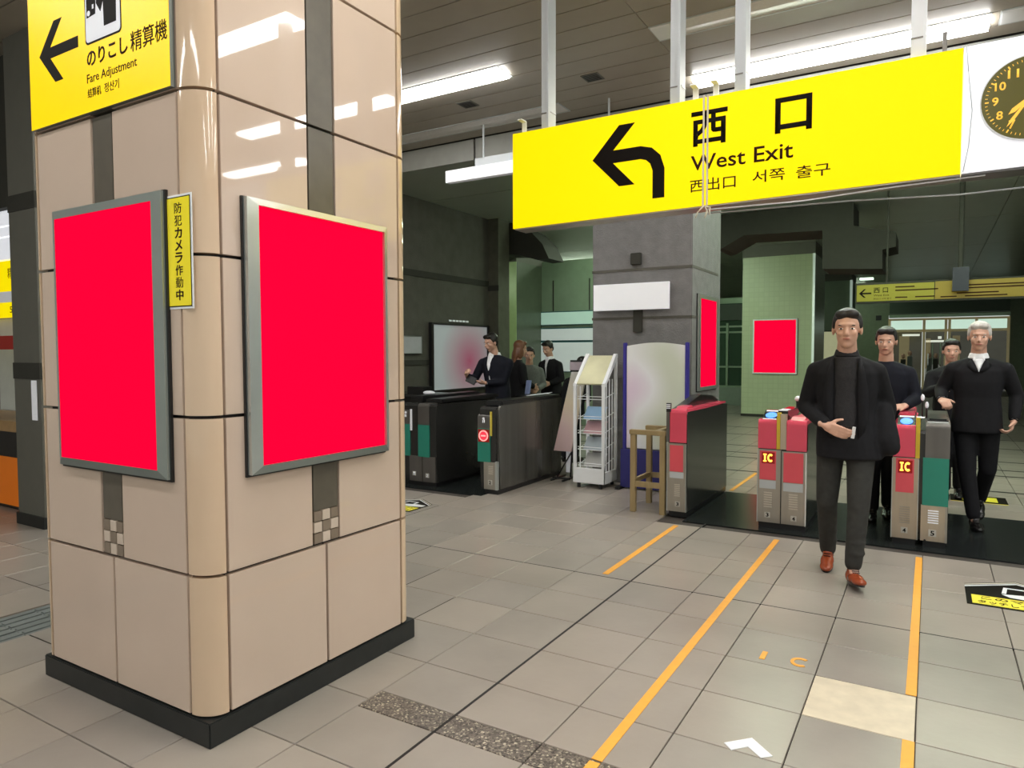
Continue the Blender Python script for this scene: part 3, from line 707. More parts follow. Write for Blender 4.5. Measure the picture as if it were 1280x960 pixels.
# ------------------------------------------------------------------ concrete pillars
p = thing('concrete_pillar', 'grey rough concrete pillar behind the brochure rack and banner', 'pillar', (-2.8, 8.05, 0))
box('shaft', (-3.38, 7.45, 0, -2.215, 8.62, 3.95), M_conc, p, bevel=.01)
for z in (2.42, 1.88): box('groove', (-3.384, 7.444, z-.014, -2.211, 8.5, z+.014), M_conc_d, p)
box('junction_box', (-2.90, 7.40, 2.47, -2.78, 7.45, 2.60), M_conc_b, p, bevel=.006)
box('conduit', (-2.87, 7.42, 1.72, -2.77, 7.45, 1.97), M_conc_b, p)
o = MB().box(-3.327, 7.36, 1.968, -2.443, 7.40, 2.262).build('blank_sign_board', M_card); tagk(o, 'blank white rectangular board mounted on the grey concrete pillar', 'sign')
t = poster_x('framed_poster', 'tall narrow framed red poster on the side of the grey concrete pillar', -2.215, 7.63, 1.066, 8.46, 2.136, (.07,.045,.10,.04), M_red, [M_alu]*4, .03)

# beige left pillar (grey, at the far left)
p = thing('grey_pillar', 'plain dark grey pillar at the far left edge of the hall', 'pillar', (-6.95, 3.4, 0))
M_gp = mat('grey_pillar_cladding', (.125,.122,.10), .6, noise=.06)
box('shaft', (-6.90, 3.0, 0, -6.45, 3.8, 4.2), M_gp, p)
box('dark_band', (-6.905, 2.993, 1.28, -6.445, 3.8, 1.42), M_conc_b, p)
box('dark_band', (-6.905, 2.993, 2.72, -6.445, 3.8, 2.86), M_conc_b, p)
box('base', (-6.915, 2.985, 0, -6.435, 3.81, .10), M_skirt, p)
box('notice', (-6.58, 2.985, .93, -6.50, 2.993, 1.27), M_card, p)

# green tiled pillars
def gpillar(x0, x1, y0, y1, z, mf, ms, label, cap=True):
    t = thing('green_pillar', label, 'pillar', ((x0+x1)/2, (y0+y1)/2, 0))
    box('core', (x0+.01, y0+.01, 0, x1-.01, y1, 4.6), M_gp, t)
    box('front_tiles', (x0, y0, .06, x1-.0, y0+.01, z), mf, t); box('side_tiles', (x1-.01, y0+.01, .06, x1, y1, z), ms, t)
    box('base', (x0-.01, y0-.01, 0, x1+.01, y1, .06), M_conc_b, t)
    if cap: box('plain_top', (x0-.005, y0-.005, z, x1+.005, y1, 3.93), M_gp, t)
    return t
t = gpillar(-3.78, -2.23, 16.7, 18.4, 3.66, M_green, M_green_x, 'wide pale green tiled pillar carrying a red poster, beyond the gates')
for xx in (-2.235,): MB().box(xx-.035, 16.66, .1, xx+.012, 16.70, 3.66).build('edge_strip', mat('bright_edge_strip', (.8,.9,.8), .2, metal=.4, emit=.25, ecol=(.8,1,.85)), t)  # glowing strip imitates the glare reflected along the glossy pillar edge
t = poster_y('framed_poster', 'plain red poster on the pale green tiled pillar beyond the gates', 16.69, -3.53, .99, -2.57, 2.24, (.03,.03,.03,.03), M_red, [M_wpaint]*4, .03)
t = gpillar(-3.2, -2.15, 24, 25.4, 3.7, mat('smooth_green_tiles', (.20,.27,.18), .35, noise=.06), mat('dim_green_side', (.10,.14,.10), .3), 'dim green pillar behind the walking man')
MB().box(-2.19, 23.95, .1, -2.12, 24.0, 3.7).build('edge_strip', MATS['bright_edge_strip'], t)  # same painted glare down the edge of this pillar
t = poster_y('framed_poster', 'pale yellow lit notice on the dim green pillar behind the walking man', 23.99, -2.95, 1.2, -2.3, 2.15, (.03,.03,.03,.03), mat('pale_yellow_notice', (.6,.6,.35), .5, emit=.35, ecol=(.75,.75,.45)), [M_dark]*4, .04)
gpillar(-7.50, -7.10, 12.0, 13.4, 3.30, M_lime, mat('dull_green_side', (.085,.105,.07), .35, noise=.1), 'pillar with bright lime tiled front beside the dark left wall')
t = poster_y('notice_frame', 'small framed grey notice on the lime-fronted pillar', 11.99, -7.5, 1.3, -7.28, 2.05, (.01,.03,.03,.03), mat('grey_notice', (.42,.46,.42), .5), [M_wpaint]*4, .03)

# dark concrete haunches under the low ceiling
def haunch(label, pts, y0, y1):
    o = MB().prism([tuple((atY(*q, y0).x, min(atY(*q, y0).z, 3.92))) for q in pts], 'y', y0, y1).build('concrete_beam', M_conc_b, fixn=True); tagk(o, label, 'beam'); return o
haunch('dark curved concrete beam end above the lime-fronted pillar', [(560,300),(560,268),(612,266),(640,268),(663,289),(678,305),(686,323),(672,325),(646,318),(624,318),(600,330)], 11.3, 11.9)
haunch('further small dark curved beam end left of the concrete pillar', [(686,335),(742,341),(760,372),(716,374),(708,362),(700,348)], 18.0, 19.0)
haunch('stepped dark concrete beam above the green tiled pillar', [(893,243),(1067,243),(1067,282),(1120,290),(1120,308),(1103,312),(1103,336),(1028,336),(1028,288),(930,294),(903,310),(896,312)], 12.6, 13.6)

# bulletin panels between pillars
M_pp = mat('pale_backlit_panel', (.55,.60,.58), .5, noise=.02, emit=.30, ecol=(.72,.80,.78))
M_pp2 = mat('pale_mint_panel', (.45,.60,.52), .5, noise=.02, emit=.30, ecol=(.55,.85,.70))
gp = box('wall_side', (-8.2, 13.06, 0, -5.0, 13.25, 3.4), mat('green_partition', (.24,.32,.22), .4, noise=.06), loc=(0,0,0)); tagk(gp, kind='structure')
for x in (-6.83, -6.0): box('panel_joint', (x, 13.05, 2.36, x+.02, 13.06, 3.0), M_conc_b, gp)
for nm, z0, z1, m, lb in (('bulletin_panel', 2.075, 2.33, M_pp2, 'pale mint horizontal panel, top one of three left of the concrete pillar'),
                      ('bulletin_panel', 1.745, 1.985, M_pp, 'pale grey horizontal panel, middle one of three left of the concrete pillar'),
                      ('bulletin_panel', 1.10, 1.70, M_pp, 'large pale grey panel, lowest of three left of the concrete pillar')):
    t = thing(nm, lb, 'notice panel', (-6.4, 13.05, z0))
    box('frame', (-7.11, 13.02, z0-.015, -5.6, 13.06, z1+.02), mat('teal_edge', (.02,.12,.14), .4), t); box('face', (-7.09, 13.01, z0, -5.62, 13.02, z1), m, t)
t = poster_y('notice_frame', 'narrow framed pale notice between the green pillar and the three panels', 13.05, -7.58, 1.35, -7.16, 2.03, (.03,.03,.03,.03), M_pp, [M_dark]*4, .04)

# wall poster on the dark wall (colour-blurred advertisement)
pm = bpy.data.materials.new('soft_grey_pink_poster'); pm.use_nodes = True; nt = pm.node_tree; b = nt.nodes['Principled BSDF']; b.inputs['Roughness'].default_value = .4
geo = nt.nodes.new('ShaderNodeNewGeometry'); vd = nt.nodes.new('ShaderNodeVectorMath'); vd.operation = 'DISTANCE'; vd.inputs[1].default_value = (-6.95, 10.15, 1.35)
mp = nt.nodes.new('ShaderNodeMapping'); nt.links.new(geo.outputs['Position'], vd.inputs[0])
cr = nt.nodes.new('ShaderNodeValToRGB'); nt.links.new(vd.outputs['Value'], cr.inputs[0])
cr.color_ramp.elements[0].color = (.30,.06,.12,1); cr.color_ramp.elements[1].position = .85; cr.color_ramp.elements[1].color = (.33,.36,.37,1)
nt.links.new(cr.outputs[0], b.inputs['Base Color']); nt.links.new(cr.outputs[0], b.inputs['Emission Color']); b.inputs['Emission Strength'].default_value = .45
t = poster_x('framed_poster', 'large grey and pink poster in a black frame on the dark left wall', -6.985, 9.03, .85, 10.75, 1.985, (.06,.03,.04,.03), pm, [M_dark]*4, .05)
for n in range(6): box('top_tag', (-6.97, 9.55+n*.1, 2.02, -6.96, 9.62+n*.1, 2.05), M_card, t)
t = poster_x('notice_frame', 'small grey notice on the dark wall right beside the beige pillar', -6.985, 8.3, 1.48, 8.81, 1.76, (.01,.01,.01,.01), mat('grey_notice2', (.36,.37,.38), .5, emit=.1), [M_alu_d]*4, .03)

# glass partition between pillars at right
t = thing('glass_partition', 'green-tinted glass partition with pale frame between concrete and green pillars', 'glass partition', (-4.9, 20, 0))
box('dark_header', (-6.2, 19.97, 2.85, -3.9, 20.03, 3.0), M_frame, t)
box('header_sign', (-6.0, 19.90, 2.38, -4.0, 19.96, 2.82), mat('dark_header', (.05,.07,.05), .4), t)
box('pane', (-6.2, 20.0, .0, -3.9, 20.02, 2.9), M_glass, t)
for z in (2.18, 2.02, 1.05, .50): box('rail', (-6.2, 19.95, z, -3.9, 20, z+.05), M_frame, t)
for x in (-5.75, -4.95): box('mullion', (x, 19.94, .5, x+.06, 20, 2.3), M_frame, t)
box('plinth', (-6.2, 19.9, 0, -3.9, 20, .5), mat('pale_grey_green', (.26,.32,.26), .4), t)

# ------------------------------------------------------------------ far yellow sign and its post
t = thing('far_direction_sign', 'far dim yellow direction sign with left arrow above the doors', 'sign', (.3, 12, 2.26))
M_ysd = mat('dim_yellow_sign', (.22,.20,.01), .5, emit=.07, ecol=(.62,.55,.02), noise=.03)
M_yso = mat('dim_amber_sign', (.22,.155,.01), .5, emit=.06, ecol=(.62,.42,.02), noise=.03)
box('housing', (-1.02, 12.0, 2.235, 2.4, 12.15, 2.545), M_conc_b, t)
box('yellow_face', (-1.0, 11.99, 2.262, .02, 12, 2.512), M_ysd, t); box('yellow_face', (.03, 11.99, 2.262, 2.38, 12, 2.52), M_yso, t)
MB().prism([(-.97,2.385),(-.90,2.45),(-.875,2.45),(-.925,2.395),(-.80,2.395),(-.80,2.373),(-.925,2.373),(-.875,2.32),(-.90,2.32)], 'y', 11.985, 11.99).build('arrow', M_ink, t, fixn=True)
text('lettering', '西 口', -.77, 2.385, -.575, 2.465, 11.99, M_ink, t, .01)
text('lettering', 'West Exit', -.77, 2.335, -.56, 2.365, 11.99, M_ink_b, t)
text('lettering', '西出口 서쪽 출구', -.77, 2.285, -.53, 2.31, 11.99, M_ink_b, t)
for (a, z, L) in ((-.48,2.455,.25),(-.48,2.405,.55),(-.48,2.30,.16),(-.02-.2,2.30,.25),(.30,2.44,.9),(.30,2.40,.8),(.30,2.33,.5),(.1,2.285,.2),(.4,2.285,.5)):
    box('small_print', (a, 11.985, z, a+L, 11.99, z+.016), M_ink_b, t)
for x in (.34,): MB().cyl((x,12.05,2.5),(x,12.05,3.93),.035,n=10).build('hanger_post', M_conc_b, t)
MB().box(.24, 11.88, 2.36, .44, 11.985, 2.70).build('speaker_box', mat('dark_navy_box', (.015,.017,.03), .5), t)
for x in (-.6, 1.9): MB().cyl((x,12.08,2.5),(x,12.08,3.93),.015,n=8).build('hanger_post', M_conc_b, t)
o = MB().box(-.99, 12.3, 2.625, -.80, 12.42, 2.655).build('wall_lamp', mat('greenwhite_lamp', (.8,1,.8), .4, emit=1.6, ecol=(.75,1,.78), noise=0)); tagk(o, 'small bright green-white lamp just above the far yellow sign', 'lamp')  # glowing bar stands in for irregular glints above the sign

# ------------------------------------------------------------------ far doors
t = thing('door_1', 'far glass double doors with bronze frames and lit hall behind', 'door', (.5, 32, 0)); del t['category']; t['kind'] = 'structure'
box('header_board', (-1.45, 31.6, 2.98, 2.47, 31.75, 3.55), mat('dark_green_header', (.05,.075,.05), .5), t)
box('canopy', (-1.45, 31.4, 2.82, 2.47, 31.8, 2.93), M_frame, t)
box('lintel', (-1.5, 31.95, 2.26, 2.5, 32.05, 2.36), M_brassframe, t)
box('top_rail', (-1.5, 31.95, 2.72, 2.5, 32.05, 2.8), M_brassframe, t)
for x in (-1.5, -.30, .43, .55, 1.42, 2.42): box('mullion', (x, 31.95, 0, x+.09, 32.05, 2.8), M_brassframe, t)
M_dg = mat('lit_hall_glass', (.05,.05,.035), .1, emit=.035, ecol=(.75,.70,.45), noise=.3, nscale=2)
M_tr = mat('lit_transom_glass', (.3,.36,.3), .2, emit=.8, ecol=(.6,.82,.68), noise=0)
for x0, x1 in ((-1.4,-.32),(-.2,.43),(.64,1.4),(1.5,2.42)):
    box('transom_pane', (x0, 32.0, 2.36, x1, 32.02, 2.72), M_tr, t); 
for n, (x0, x1) in enumerate(((-1.4,-.32),(-.2,.43),(.64,1.4),(1.5,2.42))):
    box('door_pane', (x0, 32.0, .08, x1, 32.02, 2.26), M_dg, t)
    box('pull_handle', (x0+.08, 31.9, .95, x0+.12, 31.93, 1.4), M_alu, t)
mpale = mat('pale_passage', (.45,.47,.42), .6, emit=.22); mglow = mat('distant_glow', (.6,.6,.5), .5, emit=.7, ecol=(.9,.95,.8)); mwarm = mat('warm_distant_wall', (.30,.25,.14), .6, emit=.12, ecol=(.8,.65,.35))
MB().prism([(-.19,.08),(.42,.08),(.42,.75),(.25,1.0),(-.02,1.0),(-.19,.8)], 'y', 31.98, 31.99).build('passage_floor', mpale, t, fixn=True)
box('passage_wall', (-.19, 31.98, .8, -.02, 31.985, 2.0), mwarm, t); box('passage_frame', (.02, 31.97, .98, .07, 31.98, 1.8), M_frame, t); box('passage_frame', (.28, 31.97, .98, .33, 31.98, 1.8), M_frame, t)
box('passage_wall', (-1.1, 31.98, .1, -.75, 31.985, 2.1), mwarm, t); box('passage_wall', (.70, 31.98, .1, .95, 31.985, 2.1), mwarm, t)
box('passage_ceiling', (-.19, 31.98, 1.85, .42, 31.985, 1.93), mglow, t); box('passage_lamp', (.22, 31.965, 1.98, .34, 31.975, 2.08), mglow, t); box('passage_lamp', (-1.0, 31.965, 2.1, -.4, 31.975, 2.18), mglow, t)
for x, z, m in ((-.05, 1.42, M_coatg), (.16, 1.40, M_conc_b), (-.72, 1.5, M_coatg), (-.95,1.38,M_conc_b)):
    q = MB(); q.box(x-.09, 31.93, .62, x+.09, 31.96, z-.20); q.build('distant_figure', m, t); MB().ell((x,31.945,z-.08),(.07,.05,.10)).build('distant_figure_head', M_skin, t, smooth=True)

# ------------------------------------------------------------------ ticket gates
GY0, GY1 = 6.15, 7.58
def hood(t, x0, x1, z0, z1, m, y1=GY1-.04, r=.035, top=.02, name='hood'):
    """front cap that rounds over on to the top and runs back"""
    pts = [(GY0, z0)]
    for k in range(6):
        a = R3(180-k*90/5); pts.append((GY0+r+r*math.cos(a), z1-r+r*math.sin(a)))
    pts += [(y1, z1-.004), (y1, z1-top), (GY0+.06, z1-top-.01), (GY0+.06, z0)]
    o = MB().prism(pts, 'x', x0, x1).build(name, m, t, fixn=True); return o
def vents(t, x0, x1, z0, z1, m=None, n=7):
    v = MB(); dz = (z1-z0)/n
    for k in range(n): v.box(x0, GY0-.003, z0+k*dz, x1, GY0+.001, z0+k*dz+dz*.45)
    v.build('vent_slots', m or mat('pale_vent', (.55,.50,.42), .4), t)
def number(t, n, x, z, s=.045, ink=None):
    box('number_plate', (x-s/2, GY0-.0025, z-s/2, x+s/2, GY0+.001, z+s/2), mat('plate_grey', (.55,.53,.48), .5), t)
    text('numeral', n, x-s*.26, z-s*.36, x+s*.26, z+s*.36, GY0-.0025, ink or M_ink, t, .02)
def body(t, x0, x1, z1, m, name='side_body', y0=GY0+.012):
    pts = [(y0+.02, .05), (y0, .35), (y0, z1-.03), (y0+.03, z1-.006), (GY1, z1-.02), (GY1, .05)]
    MB().prism(pts, 'x', x0, x1).build(name, m, t, fixn=True)
def plinth(t, x0, x1): box('plinth', (x0+.006, GY0+.015, 0, x1-.006, GY1, .05), M_dark, t)
def lower(t, x0, x1, z1, m=M_steel, name='lower_panel'):
    MB().prism([(GY0+.004,.05),(GY0,.3),(GY0,z1),(GY0+.03,z1),(GY0+.03,.05)], 'x', x0, x1).build(name, m, t, fixn=True)
def pinkflat(t, x0, x1, z0=.415, z1=.655, m=None):
    box('colour_panel', (x0, GY0-.003, z0, x1, GY0+.004, z1), m or M_pinkf, t)
def edge(t, x, z0=.05, z1=.67, w_=.006, m=None): box('edge_trim', (x, GY0-.006, z0, x+w_, GY0+.01, z1), m or M_alu, t)
def led(t, x0, z0, x1, z1):
    box('led_board', (x0, GY0-.006, z0, x1, GY0, z1), M_ledred, t)
    w_ = x1-x0; h = z1-z0
    ix = x0+w_*.12; iz0 = z0+h*.15; iz1 = z1-h*.15
    MB().box(ix, GY0-.009, iz0, ix+w_*.26, GY0-.006, iz0+h*.11).box(ix, GY0-.009, iz1-h*.11, ix+w_*.26, GY0-.006, iz1).box(ix+w_*.07, GY0-.009, iz0, ix+w_*.19, GY0-.006, iz1).build('led_letter', M_led, t)
    cxx = x0+w_*.68; cz = (z0+z1)/2; rx, rz = w_*.22, h*.35; mb = MB()
    for k in range(14):
        a0 = R3(48+k*264/14); a1 = R3(48+(k+1)*264/14)
        P = lambda a, s: (cxx+math.cos(a)*rx*s, cz+math.sin(a)*rz*s)
        mb.prism([P(a0,.55),P(a0,1.05),P(a1,1.05),P(a1,.55)], 'y', GY0-.009, GY0-.006)
    mb.build('led_letter', M_led, t, fixn=True)
def reader(t, x0, x1, zt, yo=.02):
    y = GY0+yo
    MB().prism([(y,zt-.01),(y+.20,zt+.062),(y+.26,zt+.062),(y+.26,zt-.01)], 'x', x0, x1).build('card_reader', M_gloss, t, fixn=True)
    cxx = (x0+x1)/2; mb = MB(); top = []; N = 20
    for k in range(N):
        a = 2*math.pi*k/N; u = math.cos(a)*(x1-x0)*.36; v = math.sin(a)*.055
        top.append((cxx+u, y+.095+v, zt-.01+(.095+v)*.36+.002))
    n = Vector((0,-.34,.94))*.003
    mb.add([Vector(p) for p in top]+[Vector(p)+n for p in top], [tuple(range(N))[::-1], tuple(range(N,2*N))]+[(i,(i+1)%N,(i+1)%N+N,i+N) for i in range(N)])
    mb.build('reader_glow', M_blue, t, fixn=True)
    MB().prism([(y+.165,zt+.052),(y+.185,zt+.059),(y+.185,zt+.063),(y+.165,zt+.056)], 'x', x0+.01, x1-.01).build('label_strip', M_card, t, fixn=True)
    MB().prism([(y+.012,zt-.004),(y+.022,zt+.000),(y+.022,zt+.005),(y+.012,zt+.001)], 'x', x0+.01, x1-.01).build('label_strip', M_card, t, fixn=True)
def slot_wedge(t, x0, x1, zt, m):
    MB().prism([(GY0+.05,zt-.01),(GY0+.14,zt+.022),(GY0+.26,zt+.026),(GY0+.30,zt-.01)], 'x', x0, x1).build('ticket_slot', m, t, fixn=True, bevel=.004)
def flaps(t, xs, sgn, y, m=None):
    MB().box(min(xs, xs+sgn*.20), y, .55, max(xs, xs+sgn*.20), y+.03, .85).build('flap', m or M_dark, t, bevel=.01)

# gate 1: single pink unit left of the first passage
t = thing('ticket_gate', 'single pink-topped ticket gate with long black side, beside the wooden stand', 'ticket gate', (-1.95, GY0, 0), 'ticket gates')
plinth(t, -2.035, -1.862); body(t, -2.035, -1.862, .965, M_gateside)
hood(t, -2.02, -1.868, .68, .978, M_pink); slot_wedge(t, -1.995, -1.89, .978, M_pink)
lower(t, -2.042, -1.866, .67); pinkflat(t, -2.018, -1.895); box('grey_band', (-2.018, GY0-.002, .355, -1.89, GY0+.003, .41), M_gpaint, t)
vents(t, -1.975, -1.925, .19, .31); number(t, '3', -1.945, .12); edge(t, -2.046); edge(t, -1.872)
MB().prism([(6.22,.965),(6.9,1.075),(7.35,1.045),(7.56,.985),(7.56,.955),(6.22,.955)], 'x', -2.04, -1.955).build('sensor_fin', M_dark, t, fixn=True)
box('front_cheek', (-2.052, GY0-.004, .68, -2.024, GY0+.03, .955), M_steel_d, t)
for k in range(3): box('striped_tag', (-2.052, GY0-.007, .985+k*.016, -2.015, GY0-.001, .993+k*.016), M_card, t)
box('tag_backing', (-2.054, GY0-.003, .955, -2.012, GY0+.02, 1.035), M_dark, t)

# gate 2: double pink with IC board
t = thing('ticket_gate', 'double pink ticket gate with glowing IC board left of the walking man', 'ticket gate', (-1.05, GY0, 0), 'ticket gates')
plinth(t, -1.245, -.858); body(t, -1.245, -.862, .90, M_gateside)
hood(t, -1.248, -1.100, .68, .925, M_pink); hood(t, -1.020, -.862, .672, .925, M_pink)
reader(t, -1.235, -1.105, .925, .05); slot_wedge(t, -1.0, -.89, .925, M_pink)
MB().box(-1.098, GY0-.002, .68, -1.070, GY0+.05, .985).build('yellow_bracket', M_brass, t); MB().box(-1.068, GY0-.002, .68, -1.022, GY0+.05, .975).build('bracket', M_steel_w, t)
box('card_tray', (-1.10, GY0+.06, .93, -1.02, 6.75, 1.0), M_gloss, t); box('label_strip', (-1.10, GY0+.07, 1.0, -1.03, GY0+.13, 1.003), M_card, t); box('label_strip', (-1.10, GY0+.2, 1.0, -1.03, GY0+.26, 1.003), M_card, t)
lower(t, -1.248, -1.060, .672); lower(t, -1.056, -.862, .665)
pinkflat(t, -1.232, -1.100, .415, .66); pinkflat(t, -1.040, -.885, .405, .655); led(t, -1.215, .555, -1.110, .650)
box('grey_band', (-1.232, GY0-.002, .34, -1.10, GY0+.003, .41), M_gpaint, t); box('grey_band', (-1.040, GY0-.002, .33, -.885, GY0+.003, .40), M_gpaint, t)
vents(t, -1.195, -1.130, .18, .32); vents(t, -.995, -.925, .18, .32); number(t, '3', -1.165, .115); number(t, '4', -.955, .105)
edge(t, -1.251); edge(t, -.868, .05, .66, .008, M_alu_w); edge(t, -1.061, m=M_dark)
MB().ell((-1.06, 6.95, 1.06), (.026,.026,.026)).build('white_dome', M_wpaint, t, smooth=True); MB().cyl((-1.06,6.95,.95),(-1.06,6.95,1.05),.012).build('dome_stem', M_dark, t)

# gate 3: pink IC unit and teal unit
t = thing('ticket_gate', 'ticket gate with pink IC unit and teal unit side by side, numbered 4 and 5', 'ticket gate', (-.05, GY0, 0), 'ticket gates')
plinth(t, -.238, -.068); plinth(t, -.030, .132); body(t, -.236, -.07, .92, M_gateside); body(t, -.062, .135, .90, M_gateside)
hood(t, -.238, -.088, .685, .93, M_pink); reader(t, -.213, -.092, .925)
MB().box(-.215, 6.42, .93, -.10, 7.3, 1.0).build('top_case', M_pink, t, bevel=.01)
MB().box(-.086, GY0-.002, .68, -.058, GY0+.05, .99).build('yellow_bracket', M_brass, t); box('label_strip', (-.086, GY0+.06, .985, -.03, GY0+.14, .99), M_card, t)
lower(t, -.238, -.062, .678, M_steel_w); pinkflat(t, -.215, -.093, .41, .675); led(t, -.200, .562, -.104, .660)
vents(t, -.185, -.115, .17, .31, M_steel, 8); number(t, '4', -.150, .115); edge(t, -.242); edge(t, -.066)
hood(t, -.022, .138, .69, .955, M_steel_d); box('colour_panel', (-.035, GY0-.002, .325, .135, GY0+.05, .69), M_teal, t)
MB().box(-.012, GY0+.05, .95, .125, 6.7, .985).build('top_lid', M_dark, t, bevel=.012); box('lid_edge', (-.012, GY0+.045, .955, .128, GY0+.052, .965), M_alu_w, t)
lower(t, -.042, .130, .325, M_steel_w); box('lower_edge', (.118, GY0-.004, .05, .132, GY0+.01, .325), M_steel, t)
vents(t, .005, .075, .19, .30, M_card, 6); number(t, '5', .037, .115, .052)
MB().cyl((-.012,GY0-.004,.055),(-.012,GY0,.055),.008).build('lock', M_dark, t)
for dx, dz in ((-.05,.11),(-.02,.05)): MB().cyl((dx,6.62,.95),(dx,6.62,1.0+dz),.006,n=8).build('sensor_stem', M_dark, t); MB().ell((dx,6.62,1.01+dz),(.014,.014,.028)).build('sensor_lamp', M_card, t, smooth=True)


# gate A2: left side, stop light
t = thing('ticket_gate', 'ticket gate with round red stop light and grey rounded side panel', 'ticket gate', (-3.99, GY0+.05, 0), 'ticket gates')
plinth(t, -4.045, -3.872); body(t, -4.10, -3.90, .93, M_gateside, 'inner_body')
pts = [(6.20,.05),(6.19,.86)]
for k in range(6): a = R3(180-k*90/5); pts.append((6.26+.07*math.cos(a), .88+.06*math.sin(a)))
pts += [(7.62,.945),(7.62,.05)]
MB().prism(pts, 'x', -3.90, -3.872).build('side_panel', mat('smoky_steel_side', (.15,.145,.13), .22, metal=.6, noise=.25, nscale=3, stretch=(1,3,.1)), t, fixn=True)
box('top_rail', (-4.09, 6.25, .93, -3.874, 7.62, .985), M_dark, t, bevel=.012)
hood(t, -4.12, -3.965, .695, .845, M_steel_d); box('colour_panel', (-4.12, GY0-.002, .340, -3.965, GY0+.05, .695), M_teal, t)
box('lamp_backing', (-4.112, GY0-.006, .552, -3.972, GY0, .685), M_ledred, t)
mb = MB(); N = 28
for k in range(N):
    a0 = 2*math.pi*k/N; a1 = 2*math.pi*(k+1)/N; P = lambda a, r: (-4.042+math.cos(a)*r, .618+math.sin(a)*r)
    mb.prism([P(a0,.046),P(a0,.058),P(a1,.058),P(a1,.046)], 'y', GY0-.012, GY0-.006)
mb.build('light_ring', mat('light_ring', (1,.3,.3), .4, emit=1.3, ecol=(1,.28,.25), noise=0), t, fixn=True)
MB().cyl((-4.042,GY0-.009,.618),(-4.042,GY0-.006,.618),.046,n=28).build('stop_light', M_redlight, t)
box('light_bar', (-4.072, GY0-.013, .610, -4.012, GY0-.009, .626), mat('light_ring', (1,.3,.3)), t)
MB().cyl((-4.045,GY0-.004,.80),(-4.045,GY0,.80),.014).box(-4.058,GY0-.004,.755,-4.05,GY0,.785).box(-4.04,GY0-.004,.755,-4.03,GY0,.79).build('symbol', M_card, t)
box('yellow_strip', (-3.962, GY0-.004, .62, -3.945, GY0+.03, .875), mat('yellow_strip', (.75,.6,.08), .4), t)
lower(t, -4.045, -3.90, .34); box('lower_edge', (-3.90, GY0-.006, .05, -3.874, GY0+.03, .35), M_alu, t)
vents(t, -3.985, -3.93, .215, .31, n=5); number(t, '2', -3.965, .125, .05)

# gate A1 : double at far left beside the beige pillar
t = thing('ticket_gate', 'double dark ticket gate with teal panels, half hidden by the beige pillar', 'ticket gate', (-4.87, GY0+.1, 0), 'ticket gates')
plinth(t, -5.06, -4.68); body(t, -5.16, -4.68, .93, M_gateside); body(t, -5.05, -4.69, .34, M_gateside, 'lower_body')
hood(t, -4.925, -4.77, .69, .93, M_steel_d); box('colour_panel', (-4.925, GY0-.002, .33, -4.77, GY0+.05, .69), M_teal, t)
hood(t, -5.20, -5.045, .69, .86, M_steel_d); box('colour_panel', (-5.20, GY0-.002, .33, -5.045, GY0+.05, .69), M_teal, t)
MB().cyl((-5.1,GY0-.004,.82),(-5.1,GY0,.82),.014).box(-5.12,GY0-.004,.77,-5.09,GY0,.80).build('symbol', M_card, t)
box('pale_strip', (-5.035, GY0-.004, .62, -5.018, GY0+.03, .86), M_card, t)
lower(t, -5.055, -4.875, .335, M_steel_d); lower(t, -4.865, -4.69, .335, M_steel_d); number(t, '1', -4.985, .135, .048, M_card); number(t, '2', -4.80, .125, .048, M_card)
box('top_case', (-4.93, 6.3, .93, -4.70, 7.5, .975), M_dark, t, bevel=.01); box('top_case', (-5.16, 6.3, .93, -4.98, 7.5, 1.0), M_dark, t, bevel=.01)
# dark counter behind these gates under the big poster
t = thing('barrier_counter', 'low black counter under the grey and pink poster', 'counter', (-6.0, 8.1, 0))
box('body', (-6.96, 7.9, 0, -5.7, 8.4, .86), M_dark, t); box('top', (-6.98, 7.85, .86, -5.65, 8.45, .90), M_gateside, t); box('device', (-6.6, 8.0, .90, -6.3, 8.2, 1.0), M_dark, t)
MB().ell((-6.2,8.0,.92),(.10,.06,.03)).build('crumpled_cloth', M_card, t, smooth=True)

# ------------------------------------------------------------------ wooden stand
t = thing('wooden_stand', 'narrow bare wooden stand with crossbar top, left of the first pink gate', 'wooden stand', (-2.2, 6.25, 0))
zt = .775
box('top_rail', (-2.41, 6.14, zt-.045, -2.055, 6.20, zt), M_wood, t, bevel=.006); box('top_rail', (-2.20, 6.20, zt-.045, -2.14, 6.62, zt-.005), M_wood, t, bevel=.006)
for x, y in ((-2.375,6.17),(-2.09,6.17),(-2.375,6.60),(-2.09,6.60)):
    MB().box(x-.026, y-.024, 0, x+.026, y+.024, zt-.045).build('leg', M_wood, t, bevel=.004)
box('stretcher', (-2.35, 6.155, .30-.06, -2.115, 6.185, .30-.01), M_wood, t); box('stretcher', (-2.39, 6.19, .27, -2.36, 6.58, .31), M_wood, t)
box('stretcher', (-2.105, 6.19, .27, -2.075, 6.58, .31), M_wood, t); box('top_rail', (-2.41, 6.57, zt-.045, -2.055, 6.63, zt), M_wood, t, bevel=.006); box('stretcher', (-2.35, 6.585, .26, -2.115, 6.615, .31), M_wood, t)

